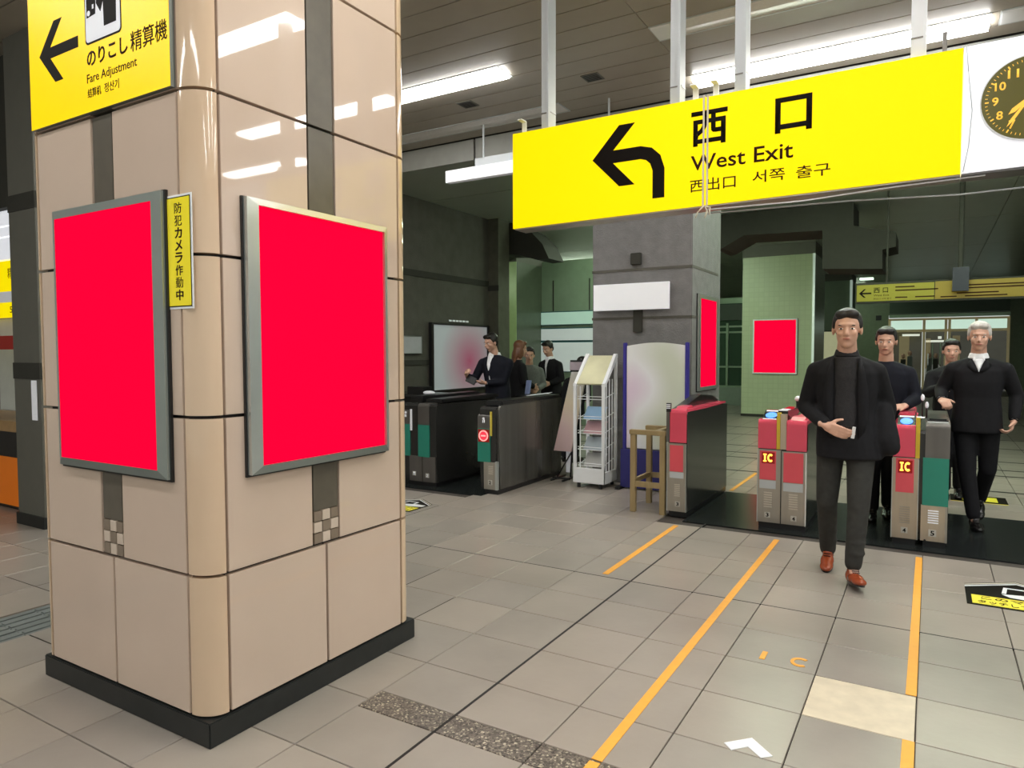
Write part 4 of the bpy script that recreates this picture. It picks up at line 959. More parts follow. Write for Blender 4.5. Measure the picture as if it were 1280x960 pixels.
# ------------------------------------------------------------------ white brochure rack
t = thing('brochure_rack', 'tall white wire and panel brochure rack with sloping header, before the concrete pillar', 'rack', (-3.15, 7.1, 0))
RX0, RX1, RYF, RYB = -3.375, -3.035, 6.98, 7.32
def post(x, y, z0, z1, r=.016): MB().box(x-r, y-r, z0, x+r, y+r, z1).build('post', M_wpaint, t, bevel=.003)
post(RX0, RYF, .06, 1.16); post(RX1, RYF, .06, 1.16); post(RX0, RYB, .06, 1.45); post(RX1, RYB, .06, 1.45)
for x in (RX0, RX1):
    MB().prism([(RYF-.02,1.13),(RYF+.02,1.12),(RYB+.016,1.44),(RYB+.016,1.48),(RYB-.02,1.48)], 'x', x-.018, x+.018).build('sloping_arm', M_wpaint, t, fixn=True)
MB().prism([(RYF+.01,1.14),(RYB,1.45),(RYB,1.46),(RYF,1.155)], 'x', RX0+.02, RX1-.02).build('header_card', mat('pale_yellow_card', (.60,.58,.38), .6, noise=.15, nscale=3), t, fixn=True)
box('base_front', (RX0-.016, RYF-.018, .055, RX1+.016, RYF+.02, .22), M_wpaint, t, bevel=.004)
box('base_side', (RX1-.01, RYF, .055, RX1+.016, RYB, .18), M_wpaint, t); box('base_plate', (RX0, RYF, .055, RX1, RYB, .075), M_wpaint, t)
for x, y in ((RX0+.04,RYF+.02),(RX1-.04,RYF+.02),(RX0+.04,RYB),(RX1-.04,RYB)): MB().cyl((x,y,.0),(x,y,.055),.02).build('foot', M_dark, t)
for k, (z, m) in enumerate(((.98,mat('pale_blue_leaflets',(.40,.50,.62),.6)), (.76,mat('blue_leaflets',(.25,.42,.62),.6)), (.60,mat('dusty_pink_leaflets',(.50,.30,.32),.6)), (.42,mat('blue_grey_leaflets',(.36,.42,.46),.6)), (.24,mat('grey_leaflets',(.45,.45,.44),.6)))):
    if k: MB().prism([(RYF+.05,z),(RYF+.07,z),(RYF+.19,z+.13),(RYF+.17,z+.13)], 'x', RX0+.075, RX1-.03).build('leaflet_tray', m, t, fixn=True)
    w_ = MB()
    w_.cyl((RX0+.02,RYF+.03,z),(RX1-.02,RYF+.03,z),.004,n=6).cyl((RX0+.02,RYF+.03,z+.03),(RX1-.02,RYF+.03,z+.03),.004,n=6)
    for x in (RX0+.02, RX1-.02): w_.cyl((x,RYF+.03,z),(x,RYB,z+.06),.004,n=6)
    w_.build('wire_shelf', M_wpaint, t)
for q in range(3): MB().cyl((RX1,RYF+.08+q*.08,.18),(RX1,RYF+.08+q*.08,1.2),.007,n=6).build('side_rod', M_wpaint, t)
MB().cyl((RX0+.05,RYF+.03,.22),(RX0+.05,RYF+.03,1.12),.006,n=6).build('side_rod', M_wpaint, t)
# banner board in navy stand
def pgrad(name, c1, c2, c3, ctr, size):
    m = bpy.data.materials.new(name); m.use_nodes = True; nt = m.node_tree; b = nt.nodes['Principled BSDF']; b.inputs['Roughness'].default_value = .6
    geo = nt.nodes.new('ShaderNodeNewGeometry'); n = nt.nodes.new('ShaderNodeTexNoise'); n.inputs['Scale'].default_value = size; n.inputs['Detail'].default_value = 0
    nt.links.new(geo.outputs['Position'], n.inputs['Vector']); cr = nt.nodes.new('ShaderNodeValToRGB'); nt.links.new(n.outputs['Fac'], cr.inputs[0])
    cr.color_ramp.elements[0].position = .30; cr.color_ramp.elements[0].color = (*c1,1); cr.color_ramp.elements[1].position = .70; cr.color_ramp.elements[1].color = (*c3,1)
    e = cr.color_ramp.elements.new(.5); e.color = (*c2,1); nt.links.new(cr.outputs[0], b.inputs['Base Color']); return m
M_ban = pgrad('soft_coloured_banner', (.70,.52,.68), (.80,.80,.83), (.62,.66,.55), 0, 1.5)
t = thing('banner_stand', 'wide soft-coloured banner board in a navy stand in front of the concrete pillar', 'banner', (-2.5, 7.2, 0))
top = [(-2.85,.45)] + [(-2.19,.45)] + [(-2.19+(-.66)*k/10, 1.565+.035*math.sin(math.pi*k/10)) for k in range(11)]
MB().prism(top, 'y', 7.19, 7.21).build('banner_face', M_ban, t, fixn=True)
for x in (-2.875, -2.185): MB().box(x-.018, 7.18, .30, x+.018, 7.23, 1.60).build('post', mat('navy_plastic', (.04,.03,.28), .4), t, bevel=.006)
box('navy_skirt', (-2.90, 7.14, .02, -2.18, 7.18, .44), M_navy, t)
text('lettering', 'URA', -2.36, .13, -2.235, .175, 7.14, M_card, t, .03)
for x in (-2.93,-2.20): box('foot', (x,7.05,0,x+.05,7.38,.03), M_dark, t)
# tall leaflet stand left of rack
M_ban2 = pgrad('soft_cream_pink_banner', (.55,.40,.40), (.58,.50,.36), (.38,.44,.48), 0, 1.6)
t = thing('poster_stand', 'tilted tall cream poster board on black tube stand, left of the white rack', 'poster stand', (-3.68, 7.32, 0))
q = 1.053; S = lambda p: (p[0]*q, p[1]*q, max(.012, 1.5+(p[2]-1.5)*q))
MB().add([S(p) for p in [(-3.60,6.90,.40),(-3.385,6.90,.40),(-3.25,7.0,1.28),(-3.43,7.0,1.28),(-3.60,6.93,.40),(-3.385,6.93,.40),(-3.25,7.03,1.28),(-3.43,7.03,1.28)]],
         [(0,1,2,3),(7,6,5,4),(0,4,5,1),(1,5,6,2),(2,6,7,3),(3,7,4,0)]).build('poster_board', M_ban2, t, fixn=True)
a, b_ = S((-3.45,7.0,1.30)), S((-3.26,7.03,1.39)); box('header_card', (*a, *b_), mat('dusty_mauve', (.38,.32,.36), .6), t)
a, b_ = S((-3.46,7.03,1.28)), S((-3.25,7.045,1.41)); box('black_edge', (*a, *b_), M_dark, t)
MB().tube([S(p) for p in [(-3.58,6.95,.10),(-3.42,6.98,.38),(-3.36,7.05,1.3)]], .010).build('tube', M_dark, t, smooth=True); MB().tube([S(p) for p in [(-3.44,7.0,.10),(-3.42,7.02,.6),(-3.38,7.05,1.25)]], .010).build('tube', M_dark, t, smooth=True)
for l in ([(-3.64,6.95,.02),(-3.42,6.95,.02)], [(-3.58,6.8,.02),(-3.58,7.15,.02)], [(-3.44,6.8,.02),(-3.44,7.15,.02)]): MB().tube([S(p) for p in l], .012).build('foot', M_dark, t, smooth=True)
a, b_ = S((-3.52,7.05,.14)), S((-3.46,7.07,.40)); box('wire_tray', (*a, *b_), M_card, t)

# ------------------------------------------------------------------ ticket counter at the far left
t = thing('service_counter', 'ticket office counter with orange front and wooden top at the far left edge', 'counter', (-8, 3.6, 0))
box('kick', (-9.2, 3.25, 0, -7.25, 4.0, .06), M_dark, t); box('orange_front', (-9.2, 3.2, .05, -7.25, 3.25, .52), M_orangep, t)
box('black_band', (-9.2, 3.19, .52, -7.25, 3.26, .76), M_dark, t); box('wood_top', (-9.2, 3.18, .76, -7.25, 3.8, .86), M_woodc, t, bevel=.006)
box('back_panel', (-9.2, 3.85, .86, -7.25, 3.9, 1.55), mat('pale_back_panel', (.45,.47,.42), .5, emit=.15), t)
t = thing('fascia_board', 'dark red and cream fascia band above the ticket counter', 'fascia', (-8, 3.3, 1.5))
box('red_band', (-9.2, 3.25, 1.54, -7.2, 3.4, 1.67), M_redp, t); box('cream_band', (-9.2, 3.25, 1.67, -7.2, 3.4, 1.83), M_cream, t)
t = thing('counter_sign', 'lit yellow sign with small black lettering above the ticket counter', 'sign', (-8, 3.25, 1.84))
box('yellow_face', (-9.2, 3.2, 1.845, -7.26, 3.3, 2.365), M_yel, t); box('white_band', (-9.2, 3.195, 1.98, -7.26, 3.2, 2.08), M_card, t)
text('lettering', '精算', -7.42, 2.20, -7.27, 2.30, 3.2, M_ink_b, t); text('lettering', '57', -7.40, 1.88, -7.28, 1.94, 3.2, M_ink_b, t)
t = thing('lit_panel', 'bright white backlit panels above the yellow counter sign at the left edge', 'light panel', (-8, 3.3, 2.38))
box('panel', (-9.2, 3.2, 2.38, -7.24, 3.3, 2.58), M_white, t); box('panel', (-9.2, 3.2, 2.595, -7.28, 3.3, 2.68), M_white, t); box('panel', (-9.2, 3.2, 2.695, -7.31, 3.3, 2.83), M_white, t)
box('dark_header', (-9.2, 3.15, 2.84, -7.0, 3.4, 4.195), M_conc_b, t)
for n, (x, z, h, c, l) in enumerate(((-7.60,.86,.30,(.70,.72,.70),'pale'), (-7.47,.86,.46,(.75,.76,.74),'white'), (-7.36,.86,.36,(.62,.64,.50),'cream'), (-7.74,.86,.52,(.08,.32,.18),'green'))):
    t = thing('leaflet_stack', 'stack of %s leaflets standing on the wooden counter at the left edge' % l, 'leaflets', (x, 3.5, z), 'leaflets on the counter')
    MB().prism([(3.42,z+.003),(3.50,z+.003),(3.62,z+h),(3.58,z+h)], 'x', x-.055, x+.055).build('front_sheet', mat('leaflet_'+l, c, .6), t, fixn=True)
    MB().prism([(3.505,z+.003),(3.60,z+.003),(3.66,z+h*.9),(3.625,z+h*.95)], 'x', x-.05, x+.05).build('rear_sheets', M_card, t, fixn=True)
    box('print_band', (x-.05, 3.405, z+.02, x+.05, 3.42, z+.05), M_redp if n % 2 else mat('olive_band',(.4,.42,.1),.6), t)

# ------------------------------------------------------------------ people
V3 = Vector
def basis(r, f, u): return Matrix((r, f, u)).transposed()
def head_parts(mb, c, r, f, u, k=1.0):
    B = basis(r, f, u)
    def E(a, b_, c_, rx, ry, rz): mb.ell(c + (r*a + f*b_ + u*c_)*k, (rx*k, ry*k, rz*k), B, 20, 14)
    E(0,-.012,.032,.075,.092,.086); E(0,.018,-.030,.060,.070,.084); E(0,.046,-.088,.030,.032,.024)
    E(0,.068,.030,.046,.022,.012); E(-.034,.055,-.022,.024,.026,.026); E(.034,.055,-.022,.024,.026,.026)
    mb.cyl(c+(f*.082+u*.014)*k, c+(f*.108-u*.026)*k, .008*k, .0135*k, 10); E(0,.102,-.028,.017,.013,.010)
    E(0,.084,-.054,.024,.012,.009); E(-.078,-.006,-.006,.009,.020,.031); E(.078,-.006,-.006,.009,.020,.031)
def hand_parts(mb, w_, d, n, th, curl=(.5,.7,.5), k=1.0, spread=.004, thumb=None):
    d = d.normalized(); n = (n - d*n.dot(d)).normalized(); th = (th - d*th.dot(d) - n*th.dot(n)).normalized()
    mb.cap(w_-d*.03*k, .026*k, w_+d*.012*k, .026*k, 10)
    L = (.95, 1.06, 1.0, .80)
    for i in range(4):
        off = th*(.029-.0195*i)*k
        kn = w_ + d*(.088-.004*abs(i-1.2))*k + off
        mb.cap(w_+d*.008*k+off*.65, .0145*k, kn, .0115*k, 8)
        a = 0; p = kn; dirs = th*(1.5-i)*spread*3
        for j, (l, c_, ra, rb) in enumerate(((.042,curl[0],.0098,.0088),(.027,curl[1],.0088,.0080),(.021,curl[2],.0080,.0068))):
            a += c_ + .04*i; q = p + ((d*math.cos(a)+n*math.sin(a)) + dirs).normalized()*l*L[i]*k
            mb.cap(p, ra*k, q, rb*k, 8); p = q
    t0 = w_ + d*.022*k + th*.022*k; tv = thumb or (d*.62+th*.68+n*.25)
    t1 = t0 + tv.normalized()*.044*k; t2 = t1 + (tv.normalized()*.6+d*.6+n*.3).normalized()*.034*k
    mb.cap(t0, .0155*k, t1, .0115*k, 8); mb.cap(t1, .0112*k, t2, .0088*k, 8)
def shoe(parent, heel, toe, up, m):
    fw = (toe-heel).normalized(); up = (up-fw*up.dot(fw)).normalized(); sd = fw.cross(up); B = basis(sd, fw, up)
    L = (toe-heel).length; mb = MB()
    mb.ell(heel+fw*L*.20+up*.045, (.038,.060,.048), B); mb.ell(heel+fw*L*.52+up*.034, (.044,.100,.036), B); mb.ell(heel+fw*L*.78+up*.026, (.043,.068,.026), B)
    mb.ell(heel+fw*L*.28+up*.078, (.036,.050,.034), B)
    s = mb.remesh('shoe', m, parent, .007, 2)
    so = MB()
    pts = []
    for k in range(24):
        a = 2*math.pi*k/24; wd = .040 + .006*math.sin(a); pts.append((math.cos(a)*wd, L*.5+math.sin(a)*L*.5))
    vs = [heel+sd*x+fw*y for x, y in pts]; vs2 = [v+up*.016 for v in vs]
    so.add(vs+vs2, [tuple(range(24))[::-1], tuple(range(24,48))]+[(i,(i+1)%24,(i+1)%24+24,i+24) for i in range(24)])
    so.build('sole', M_shoeb, s if False else parent, fixn=True)
    la = MB()
    for k in range(3):
        c = heel+fw*L*(.42+.07*k)+up*(.093-.010*k); la.cyl(c-sd*.022, c+sd*.022, .003, n=6)
    la.build('laces', M_shoeb, parent)

def person(label, J, fb, fh, kit):
    """J joints in world space, A = side at the picture's left, B = right; fb/fh body and head forward vectors"""
    base = V3((J['pel'].x, J['pel'].y, 0))
    t = thing('person', label, 'person', base)
    u = V3((0,0,1)); fb = V3(fb).normalized(); s = (J['shB']-J['shA']); s.z = 0; s.normalize()
    fh = V3(fh).normalized(); rh = fh.cross(u).normalized(); uh = rh.cross(fh).normalized()
    vox = kit.get('vox', .0065); k = kit.get('k', 1.0)
    b = MB()
    head_parts(b, J['head'], rh, fh, uh, k)
    b.cap(J['head']-uh*.06*k-fh*.012, .053*k, J['neck'], .062*k, 14)
    mid = (J['pel']+J['neck'])/2
    b.loft([(J['pel'], .135, .09), (J['pel'].lerp(J['neck'], .3), .125, .085), (J['pel'].lerp(J['neck'], .65), .150, .095), (J['pel'].lerp(J['neck'], .86), .120, .070), (J['neck'], .06, .055)], s, s.cross(u), 18)
    for q in 'AB':
        b.cap(J['neck'].lerp(J['sh'+q], .4)-u*.045, .045, J['sh'+q]-u*.03, .042); b.cap(J['sh'+q]-u*.03, .042, J['el'+q], .036); b.cap(J['el'+q], .036, J['wr'+q], .024)
        b.cap(J['hip'+q], .070, J['kn'+q], .048); b.cap(J['kn'+q], .045, J['an'+q], .032); b.cap(J['pel'], .09, J['hip'+q], .07)
        fd = (J['toe'+q]-J['heel'+q]).normalized(); b.cap(J['an'+q], .032, J['heel'+q]+fd*.10+u*.035, .024)
        h = kit.get('hand'+q)
        if h: hand_parts(b, J['wr'+q], V3(h[0]), V3(h[1]), V3(h[2]), h[3] if len(h) > 3 else (.5,.7,.5), 1.0, thumb=V3(h[4]) if len(h) > 4 else None)
        else: hand_parts(b, J['wr'+q], (J['wr'+q]-J['el'+q]), s if q == 'A' else -s, fb)
    b.remesh('body', M_skin, t, vox, 2)
    # face
    for e in (-1, 1):
        c = J['head'] + (fh*.073 + rh*.031*e + uh*.006)*k
        ey = MB().ell(c, (.0130*k,.0100*k,.0058*k), basis(rh, fh, uh), 14, 8).build('eye', M_eyew, t, smooth=True)
        MB().ell(c+fh*.0062*k, (.0062*k,.0050*k,.0056*k), basis(rh, fh, uh), 10, 6).build('iris', M_iris, ey, smooth=True)
        MB().cap(c+(uh*.019-rh*.013+fh*.006)*k, .0030*k, c+(uh*.021+rh*.013+fh*.006)*k, .0030*k, 8).build('eyebrow', kit['hair'], t, smooth=True)
    MB().ell(J['head']+(fh*.0945-uh*.054)*k, (.021*k,.0045*k,.0058*k), basis(rh, fh, uh)).build('lips', M_lip, t, smooth=True)
    # hair
    hb = MB(); B = basis(rh, fh, uh); c = J['head']
    def E(a, b_, c_, rx, ry, rz): hb.ell(c + (rh*a + fh*b_ + uh*c_)*k, (rx*k, ry*k, rz*k), B, 18, 12)
    E(0,-.026,.050,.085,.092,.084); E(-.022,.045,.094,.046,.036,.030); E(.025,.043,.092,.044,.036,.030); E(0,-.060,-.010,.070,.046,.066)
    E(-.073,-.014,.030,.014,.038,.040); E(.073,-.014,.030,.014,.038,.040)
    if kit.get('long'): E(0,-.075,-.10,.078,.042,.12); E(0,-.08,-.20,.07,.035,.12); E(-.075,-.02,-.06,.02,.05,.09); E(.075,-.02,-.06,.02,.05,.09)
    hb.remesh('hair', kit['hair'], t, .008, 1)
    # trousers
    tb = MB(); lg = kit.get('leg', 1.0)
    for q in 'AB':
        tb.cap(J['hip'+q], .092*lg, J['kn'+q], .068*lg, 16); tb.cap(J['kn'+q], .066*lg, J['an'+q]+u*.0, .054*lg, 16); tb.cap(J['pel'], .115, J['hip'+q], .095)
        if kit.get('folds'):
            for z in (.25, .42, .6, .8): 
                p = J['kn'+q].lerp(J['an'+q], z); tb.ell(p+s*.004, (.064*lg,.066*lg,.020), None, 16, 8)
    tb.remesh('trousers', kit['trousers'], t, .011, 3)
    for q in 'AB': shoe(t, J['heel'+q], J['toe'+q], V3(kit.get('up'+q, (0,0,1))), kit['shoe'])
    # jacket
    jb = MB(); P, N = J['pel'], J['neck']; ax = (N-P); dpt = s.cross(u)
    hem = kit.get('hem', -.10); hw = kit.get('hemw', .205); sk = kit.get('skew', V3((0,0,0)))
    sec = [(P+V3((0,0,hem))+sk, hw, .150), (P+V3((0,0,hem*.4))+sk*.5, hw*.96, .145), (P+ax*.15, .178, .132), (P+ax*.35, .168, .124), (P+ax*.6, .185, .130), (P+ax*.80, .190, .118), (P+ax*.91, .150, .095), (P+ax*.97, .100, .078), (P+ax*1.03, .070, .066)]
    jb.loft(sec, s, dpt, 24, .85)
    for q in 'AB':
        S_ = J['sh'+q]-u*.022; jb.cap(N.lerp(S_, .40)-u*.012, .060, S_, .062, 14); jb.cap(S_, .066, J['el'+q], .056, 14); jb.cap(J['el'+q], .056, J['wr'+q]-(J['wr'+q]-J['el'+q]).normalized()*.025, .043, 14)
        for z in (.25, .55, .8): jb.ell(J['el'+q].lerp(J['wr'+q], z), (.055-.012*z,)*2+(.018,), None, 12, 6)
    if kit.get('bump'):
        for c_, ra, e_, rb in kit['bump']: jb.cap(V3(c_), ra, V3(e_), rb, 16)
    jb.remesh('jacket', kit['jacket'], t, .011, 3)
    # front opening: shirt or sweater between lapels
    fr = fb
    if kit.get('front'):
        m, wv, z0, z1 = kit['front']; fm = MB()
        secf = []
        for z in [z0+(z1-z0)*i/8 for i in range(9)]:
            c = P+ax*z; dd = .126 if z < .8 else .126-(z-.8)*.25
            wz = wv*(kit.get('vee', 0) and max(.12, (z-z0)/(z1-z0)) or 1)
            secf.append((c+fr*(dd-.03), wz, .042))
        fm.loft(secf, s, fr, 16); fm.remesh('shirt_front' if kit.get('vee') else 'sweater_front', m, t, .008, 2)
        for e in (-1, 1):
            lp = MB(); zs = [z0+(z1*.98-z0)*i/5 for i in range(6)]; vs = []
            for i, z in enumerate(zs):
                wz = wv*(kit.get('vee', 0) and max(.12, (z-z0)/(z1-z0)) or 1)
                c = P+ax*z + fr*((.137 if z < .8 else .137-(z-.8)*.25)); lw = .016+.045*math.sin(math.pi*min(1, i/5*.9+.1))
                vs += [c+s*e*(wz*.92), c+s*e*(wz*.92+lw)-fr*.020]
            n0 = len(vs); vs += [v-fr*.012 for v in vs]
            fs = []
            for i in range(5): a = i*2; fs += [(a,a+1,a+3,a+2), (a+n0,a+2+n0,a+3+n0,a+1+n0), (a,a+2,a+2+n0,a+n0), (a+1,a+1+n0,a+3+n0,a+3)]
            fs += [(0,n0,n0+1,1), (10,11,n0+11,n0+10)]
            lp.add(vs, fs).build('lapel', kit['jacket'], t, smooth=True, fixn=True)
    # collar
    cm = kit.get('collar')
    if cm:
        cb = MB(); cc = N+fb*.006
        cb.loft([(cc+u*.0, .080, .078), (cc+u*.028+fb*.002, .071, .069), (cc+u*.050+fb*.004, .064, .062)], s, fb, 24)
        if kit.get('vee'):
            for e in (-1, 1): cb.cap(cc+fb*.060+s*e*.020+u*.030, .009, cc+fb*.076+s*e*.036-u*.012, .008)
        cb.remesh('collar', cm, t, .006, 2)
    for q in 'AB':
        if kit.get('cuff'):
            d = (J['wr'+q]-J['el'+q]).normalized(); MB().cyl(J['wr'+q]-d*.035, J['wr'+q]-d*.004, .036, .034, 16).build('cuff', kit['cuff'], t, smooth=True)
    return t

def joints(**k): return {a: V3(b) for a, b in k.items()}
# the walking man
J = joints(head=(-.462,4.93,1.640), neck=(-.468,5.00,1.465), pel=(-.465,5.03,.93), shA=(-.645,5.0,1.392), shB=(-.300,5.03,1.388),
   elA=(-.715,5.04,1.13), wrA=(-.560,4.80,1.030), elB=(-.235,5.14,1.13), wrB=(-.250,5.08,.96),
   hipA=(-.555,5.03,.89), hipB=(-.375,5.02,.89), knA=(-.575,5.04,.50), anA=(-.590,5.27,.125), heelA=(-.592,5.34,.045), toeA=(-.580,5.09,.0),
   knB=(-.378,4.93,.49), anB=(-.398,4.90,.145), heelB=(-.425,4.96,.004), toeB=(-.335,4.725,.050))
walker = person('man in black jacket, charcoal sweater, grey trousers and brown shoes walking forward holding a phone', J, (.05,-1,0), (.05,-1,-.05),
   dict(hair=M_hair, trousers=M_trous, jacket=M_suit, shoe=M_shoe, hem=-.125, hemw=.200, skew=V3((.02,0,0)), front=(M_knit, .078, .02, 1.0), folds=1, leg=.98,
        k=1.04, collar=M_knit, handA=((.90,-.22,-.36),(.10,.95,.12),(.30,.05,.90),(.20,.40,.35),(.75,.25,.55)), handB=((0,-.1,-1),(-1,0,0),(0,-1,0),(.9,1.2,.8)), upB=(0,.18,1), upA=(0,-.2,1),
        bump=[((-.27,5.08,1.12),.07,(-.235,5.04,.93),.080),((-.25,5.04,.90),.070,(-.215,5.03,.895),.065)]))
t = thing('phone', 'small dark smartphone with white edge in the walking man\'s hand', 'phone', (-.43, 4.74, .93))
ph = V3((-.440,4.797,1.000)); pd = V3((.95,-.20,-.12)).normalized(); pu = V3((.14,-.25,1)).normalized(); pn = pd.cross(pu)
def slab(c, a, b_, n, A, B_, N_): return [c+a*x*A+b_*y*B_+n*z*N_ for z in (-1,1) for x, y in ((-1,-1),(1,-1),(1,1),(-1,1))]
QF = [(0,3,2,1),(4,5,6,7),(0,1,5,4),(1,2,6,5),(2,3,7,6),(3,0,4,7)]
MB().add(slab(ph, pd, pu, pn, .038, .036, .005), QF).build('case', M_dark, t, fixn=True, bevel=.003)
MB().add(slab(ph+pd*.038, pd, pu, pn, .009, .037, .0062), QF).build('white_edge', M_wpaint, t, fixn=True)
# the man behind him
J = joints(head=(-.335,6.86,1.585), neck=(-.335,6.92,1.40), pel=(-.33,6.95,.90), shA=(-.50,6.92,1.33), shB=(-.165,6.92,1.33),
   elA=(-.54,6.95,1.06), wrA=(-.50,6.80,.85), elB=(-.105,6.90,1.09), wrB=(-.175,6.68,1.045),
   hipA=(-.42,6.95,.86), hipB=(-.24,6.95,.86), knA=(-.42,6.85,.48), anA=(-.42,6.95,.12), heelA=(-.42,7.02,.01), toeA=(-.42,6.77,.0),
   knB=(-.30,6.98,.48), anB=(-.31,7.15,.12), heelB=(-.31,7.22,.03), toeB=(-.31,6.97,.0))
person('dark-clothed man right behind the walking man, reaching to the card reader', J, (0,-1,0), (-.05,-1,-.15),
   dict(hair=M_hair, trousers=M_suit, jacket=M_navyc, shoe=M_shoeb, hem=-.06, hemw=.18, handB=((-.75,-.62,-.12),(-.2,.3,-.9),(.5,-.7,.1),(.45,.8,.6),(-.2,-.8,-.2)), vox=.007))
# white-haired man
J = joints(head=(.345,7.04,1.620), neck=(.345,7.10,1.435), pel=(.345,7.12,.93), shA=(.165,7.10,1.365), shB=(.535,7.10,1.365),
   elA=(.085,7.14,1.16), wrA=(.085,6.98,1.085), elB=(.620,7.16,1.13), wrB=(.600,7.06,.925),
   hipA=(.26,7.12,.88), hipB=(.43,7.12,.88), knA=(.285,7.06,.48), anA=(.335,7.02,.12), heelA=(.335,7.09,.0), toeA=(.375,6.85,.0),
   knB=(.435,7.16,.49), anB=(.400,7.45,.19), heelB=(.40,7.53,.14), toeB=(.395,7.30,.02))
person('white-haired man in black suit and white-collared shirt walking through the right gate', J, (0,-1,0), (-.05,-1,-.12),
   dict(hair=M_hairg, trousers=M_suit, jacket=M_suit, shoe=M_shoeb, hem=-.12, hemw=.195, front=(M_shirt, .055, .78, 1.0), vee=1, collar=M_shirt,
        handA=((.30,-.85,-.15),(.3,.0,-.9),(.8,-.2,.4),(.9,1.1,.7)), handB=((-.25,-.35,-.9),(-.9,0,.2),(0,-1,.2),(.6,.9,.6)), cuff=M_shirt, upB=(0,-.5,1)))
# man behind him
J = joints(head=(.175,8.25,1.50), neck=(.18,8.30,1.34), pel=(.20,8.32,.86), shA=(.02,8.30,1.27), shB=(.35,8.30,1.27),
   elA=(-.015,8.22,1.08), wrA=(.10,8.05,1.15), elB=(.40,8.3,1.0), wrB=(.42,8.2,.80),
   hipA=(.12,8.32,.82), hipB=(.28,8.32,.82), knA=(.13,8.28,.46), anA=(.15,8.35,.12), heelA=(.15,8.42,.0), toeA=(.15,8.17,.0),
   knB=(.27,8.3,.46), anB=(.27,8.45,.12), heelB=(.27,8.52,.02), toeB=(.27,8.28,.0))
person('black-clothed person with bent elbow, mostly hidden behind the white-haired man', J, (0,-1,0), (.1,-1,-.1),
   dict(hair=M_hair, trousers=M_suit, jacket=M_suit, shoe=M_shoeb, hem=-.06, hemw=.17, vox=.010, k=.96))
# reading man behind the left gate
J = joints(head=(-5.09,7.93,1.63), neck=(-5.07,8.0,1.45), pel=(-5.04,8.03,.92), shA=(-5.25,7.97,1.375), shB=(-4.88,8.05,1.375),
   elA=(-5.36,7.93,1.13), wrA=(-5.36,7.76,1.18), elB=(-4.92,7.98,1.10), wrB=(-5.08,7.80,1.09),
   hipA=(-5.13,8.03,.88), hipB=(-4.95,8.03,.88), knA=(-5.13,8.0,.48), anA=(-5.13,8.08,.12), heelA=(-5.13,8.15,.0), toeA=(-5.15,7.9,.0),
   knB=(-4.95,8.0,.48), anB=(-4.95,8.08,.12), heelB=(-4.95,8.15,.0), toeB=(-4.93,7.9,.0))
person('man in dark suit and open white shirt looking down at something in his hands', J, (-.25,-1,0), (-.35,-1,-.35),
   dict(hair=M_hair, trousers=M_suit, jacket=M_navyc, shoe=M_shoeb, hem=-.05, hemw=.18, front=(M_shirt, .062, .10, 1.0), vee=1, collar=M_shirt, cuff=M_shirt,
        handA=((.1,-.6,.6),(.8,.1,-.1),(.2,.8,.5),(.9,1.0,.6)), handB=((-.9,-.35,.0),(0,.4,.8),(0,-.3,1),(.35,.4,.3)), vox=.007))
o = MB().add(slab(V3((-5.27,7.72,1.13)), V3((.9,0,-.35)).normalized(), V3((.2,.5,.8)).normalized(), V3((0,-.85,.5)).normalized(), .075, .05, .012), QF).build('pouch', M_dark, fixn=True, bevel=.005); tagk(o, 'small black pouch held by the man looking down behind the left gate', 'pouch')
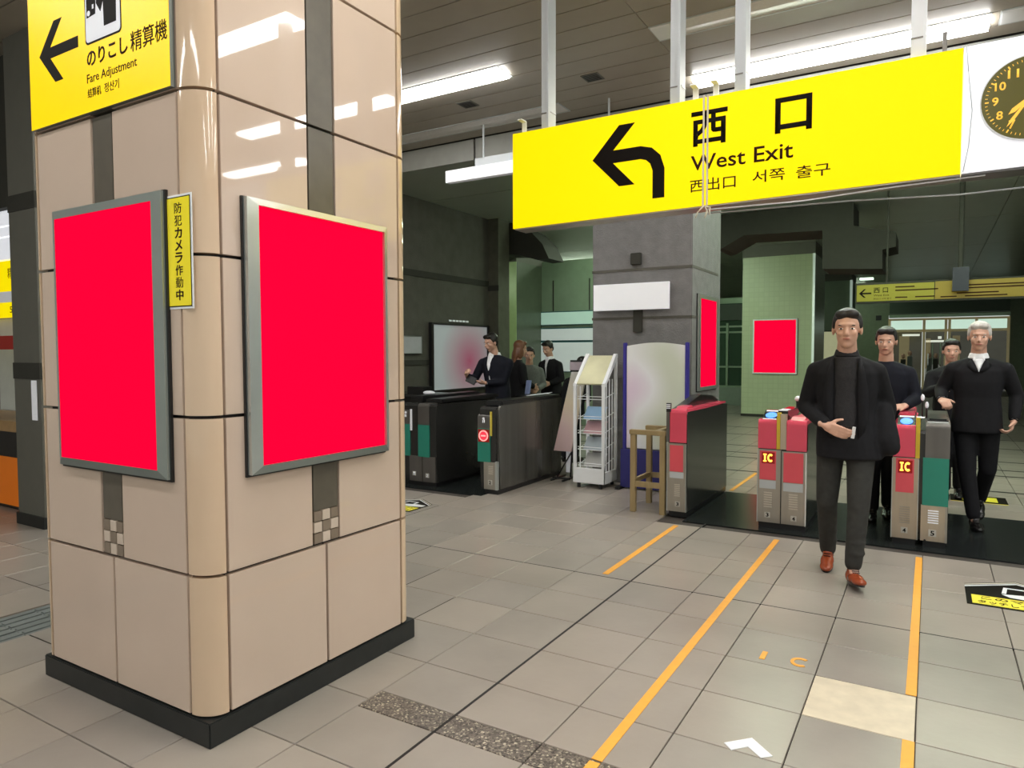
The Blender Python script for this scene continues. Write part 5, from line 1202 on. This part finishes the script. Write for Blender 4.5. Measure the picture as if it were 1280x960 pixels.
# the group beyond the left gates
def standing(x, y, h, f, label, kit, arms=None, lean=0.0):
    f = V3(f).normalized(); s = V3((-f.y, f.x, 0)); 
    if s.x < 0: s = -s
    k = h/1.75; B = V3((x, y, 0)); u = V3((0,0,1)); F = f*lean
    J = dict(head=B+u*1.63*k+f*.05+F*1.25, neck=B+u*1.45*k+F*.95, pel=B+u*.92*k, shA=B-s*.18*k+u*1.375*k+F*.85, shB=B+s*.18*k+u*1.375*k+F*.85,
        elA=B-s*.24*k+u*1.12*k+f*.02+F*.5, elB=B+s*.24*k+u*1.12*k+f*.02+F*.5, wrA=B-s*.14*k+u*1.05*k+f*.20+F*.5, wrB=B+s*.14*k+u*1.05*k+f*.20+F*.5)
    for q, e in (('A',-1),('B',1)):
        J['hip'+q] = B+s*.09*e*k+u*.88*k; J['kn'+q] = B+s*.10*e*k+u*.48*k; J['an'+q] = B+s*.10*e*k+u*.12*k-f*.02
        J['heel'+q] = B+s*.10*e*k-f*.08; J['toe'+q] = B+s*.11*e*k+f*.17
    if arms:
        for a, v in arms.items(): J[a] = V3(v)
    kit.setdefault('trousers', M_suit); kit.setdefault('shoe', M_shoeb); kit.setdefault('jacket', M_suit); kit.setdefault('hair', M_hair); kit.setdefault('vox', .010)
    return person(label, J, f, f - V3((0,0,kit.get('nod', .15))), kit)
standing(-5.22, 8.85, 1.66, (.6,.8,0), 'person with long brown hair and black coat, right of the man looking down', dict(hair=M_hairbr, long=1, hem=-.05))
standing(-5.3, 10.1, 1.67, (-.2,-1,0), 'person in black suit and white shirt leaning forward left of the bulletin panels', dict(front=(M_shirt, .045, .35, 1.0), vee=1, collar=M_shirt, hem=-.05, nod=.4), lean=.05)
standing(-5.34, 9.42, 1.56, (.5,-.85,0), 'person in grey coat seen between the brown-haired person and the black suit', dict(jacket=M_coatg, hem=-.1, hemw=.17))
standing(-4.20, 8.55, 1.40, (.1,1,0), 'person in black coat bent forward behind the poster stand', dict(hem=-.1, nod=.8), lean=.20)
o = MB().add(slab(V3((-4.895,8.6,1.002)), V3((1,0,0)), V3((.1,.1,1)).normalized(), V3((0,-1,.1)).normalized(), .035, .10, .02), QF).build('blue_carton', mat('light_blue_carton', (.30,.38,.65), .5), fixn=True, bevel=.004); tagk(o, 'small light blue upright packet just above the left gate top', 'packet')
t = thing('writing_table', 'narrow dark table with white papers behind the left gate', 'table', (-4.75, 8.45, 0))
box('top', (-4.94, 8.3, .87, -4.50, 8.75, .90), M_dark, t)
for x in (-4.92,-4.52):
    for y in (8.33,8.72): box('leg', (x-.02, y-.02, 0, x+.02, y+.02, .87), M_dark, t)
o = MB().add([(-4.77,8.32,.901),(-4.51,8.32,.901),(-4.51,8.6,.94),(-4.7,8.6,.905),(-4.77,8.32,.906),(-4.51,8.32,.906),(-4.51,8.6,.945),(-4.7,8.6,.91)], QF).build('papers', M_card, fixn=True); tagk(o, 'white papers on the dark table beyond the left gate', 'papers')
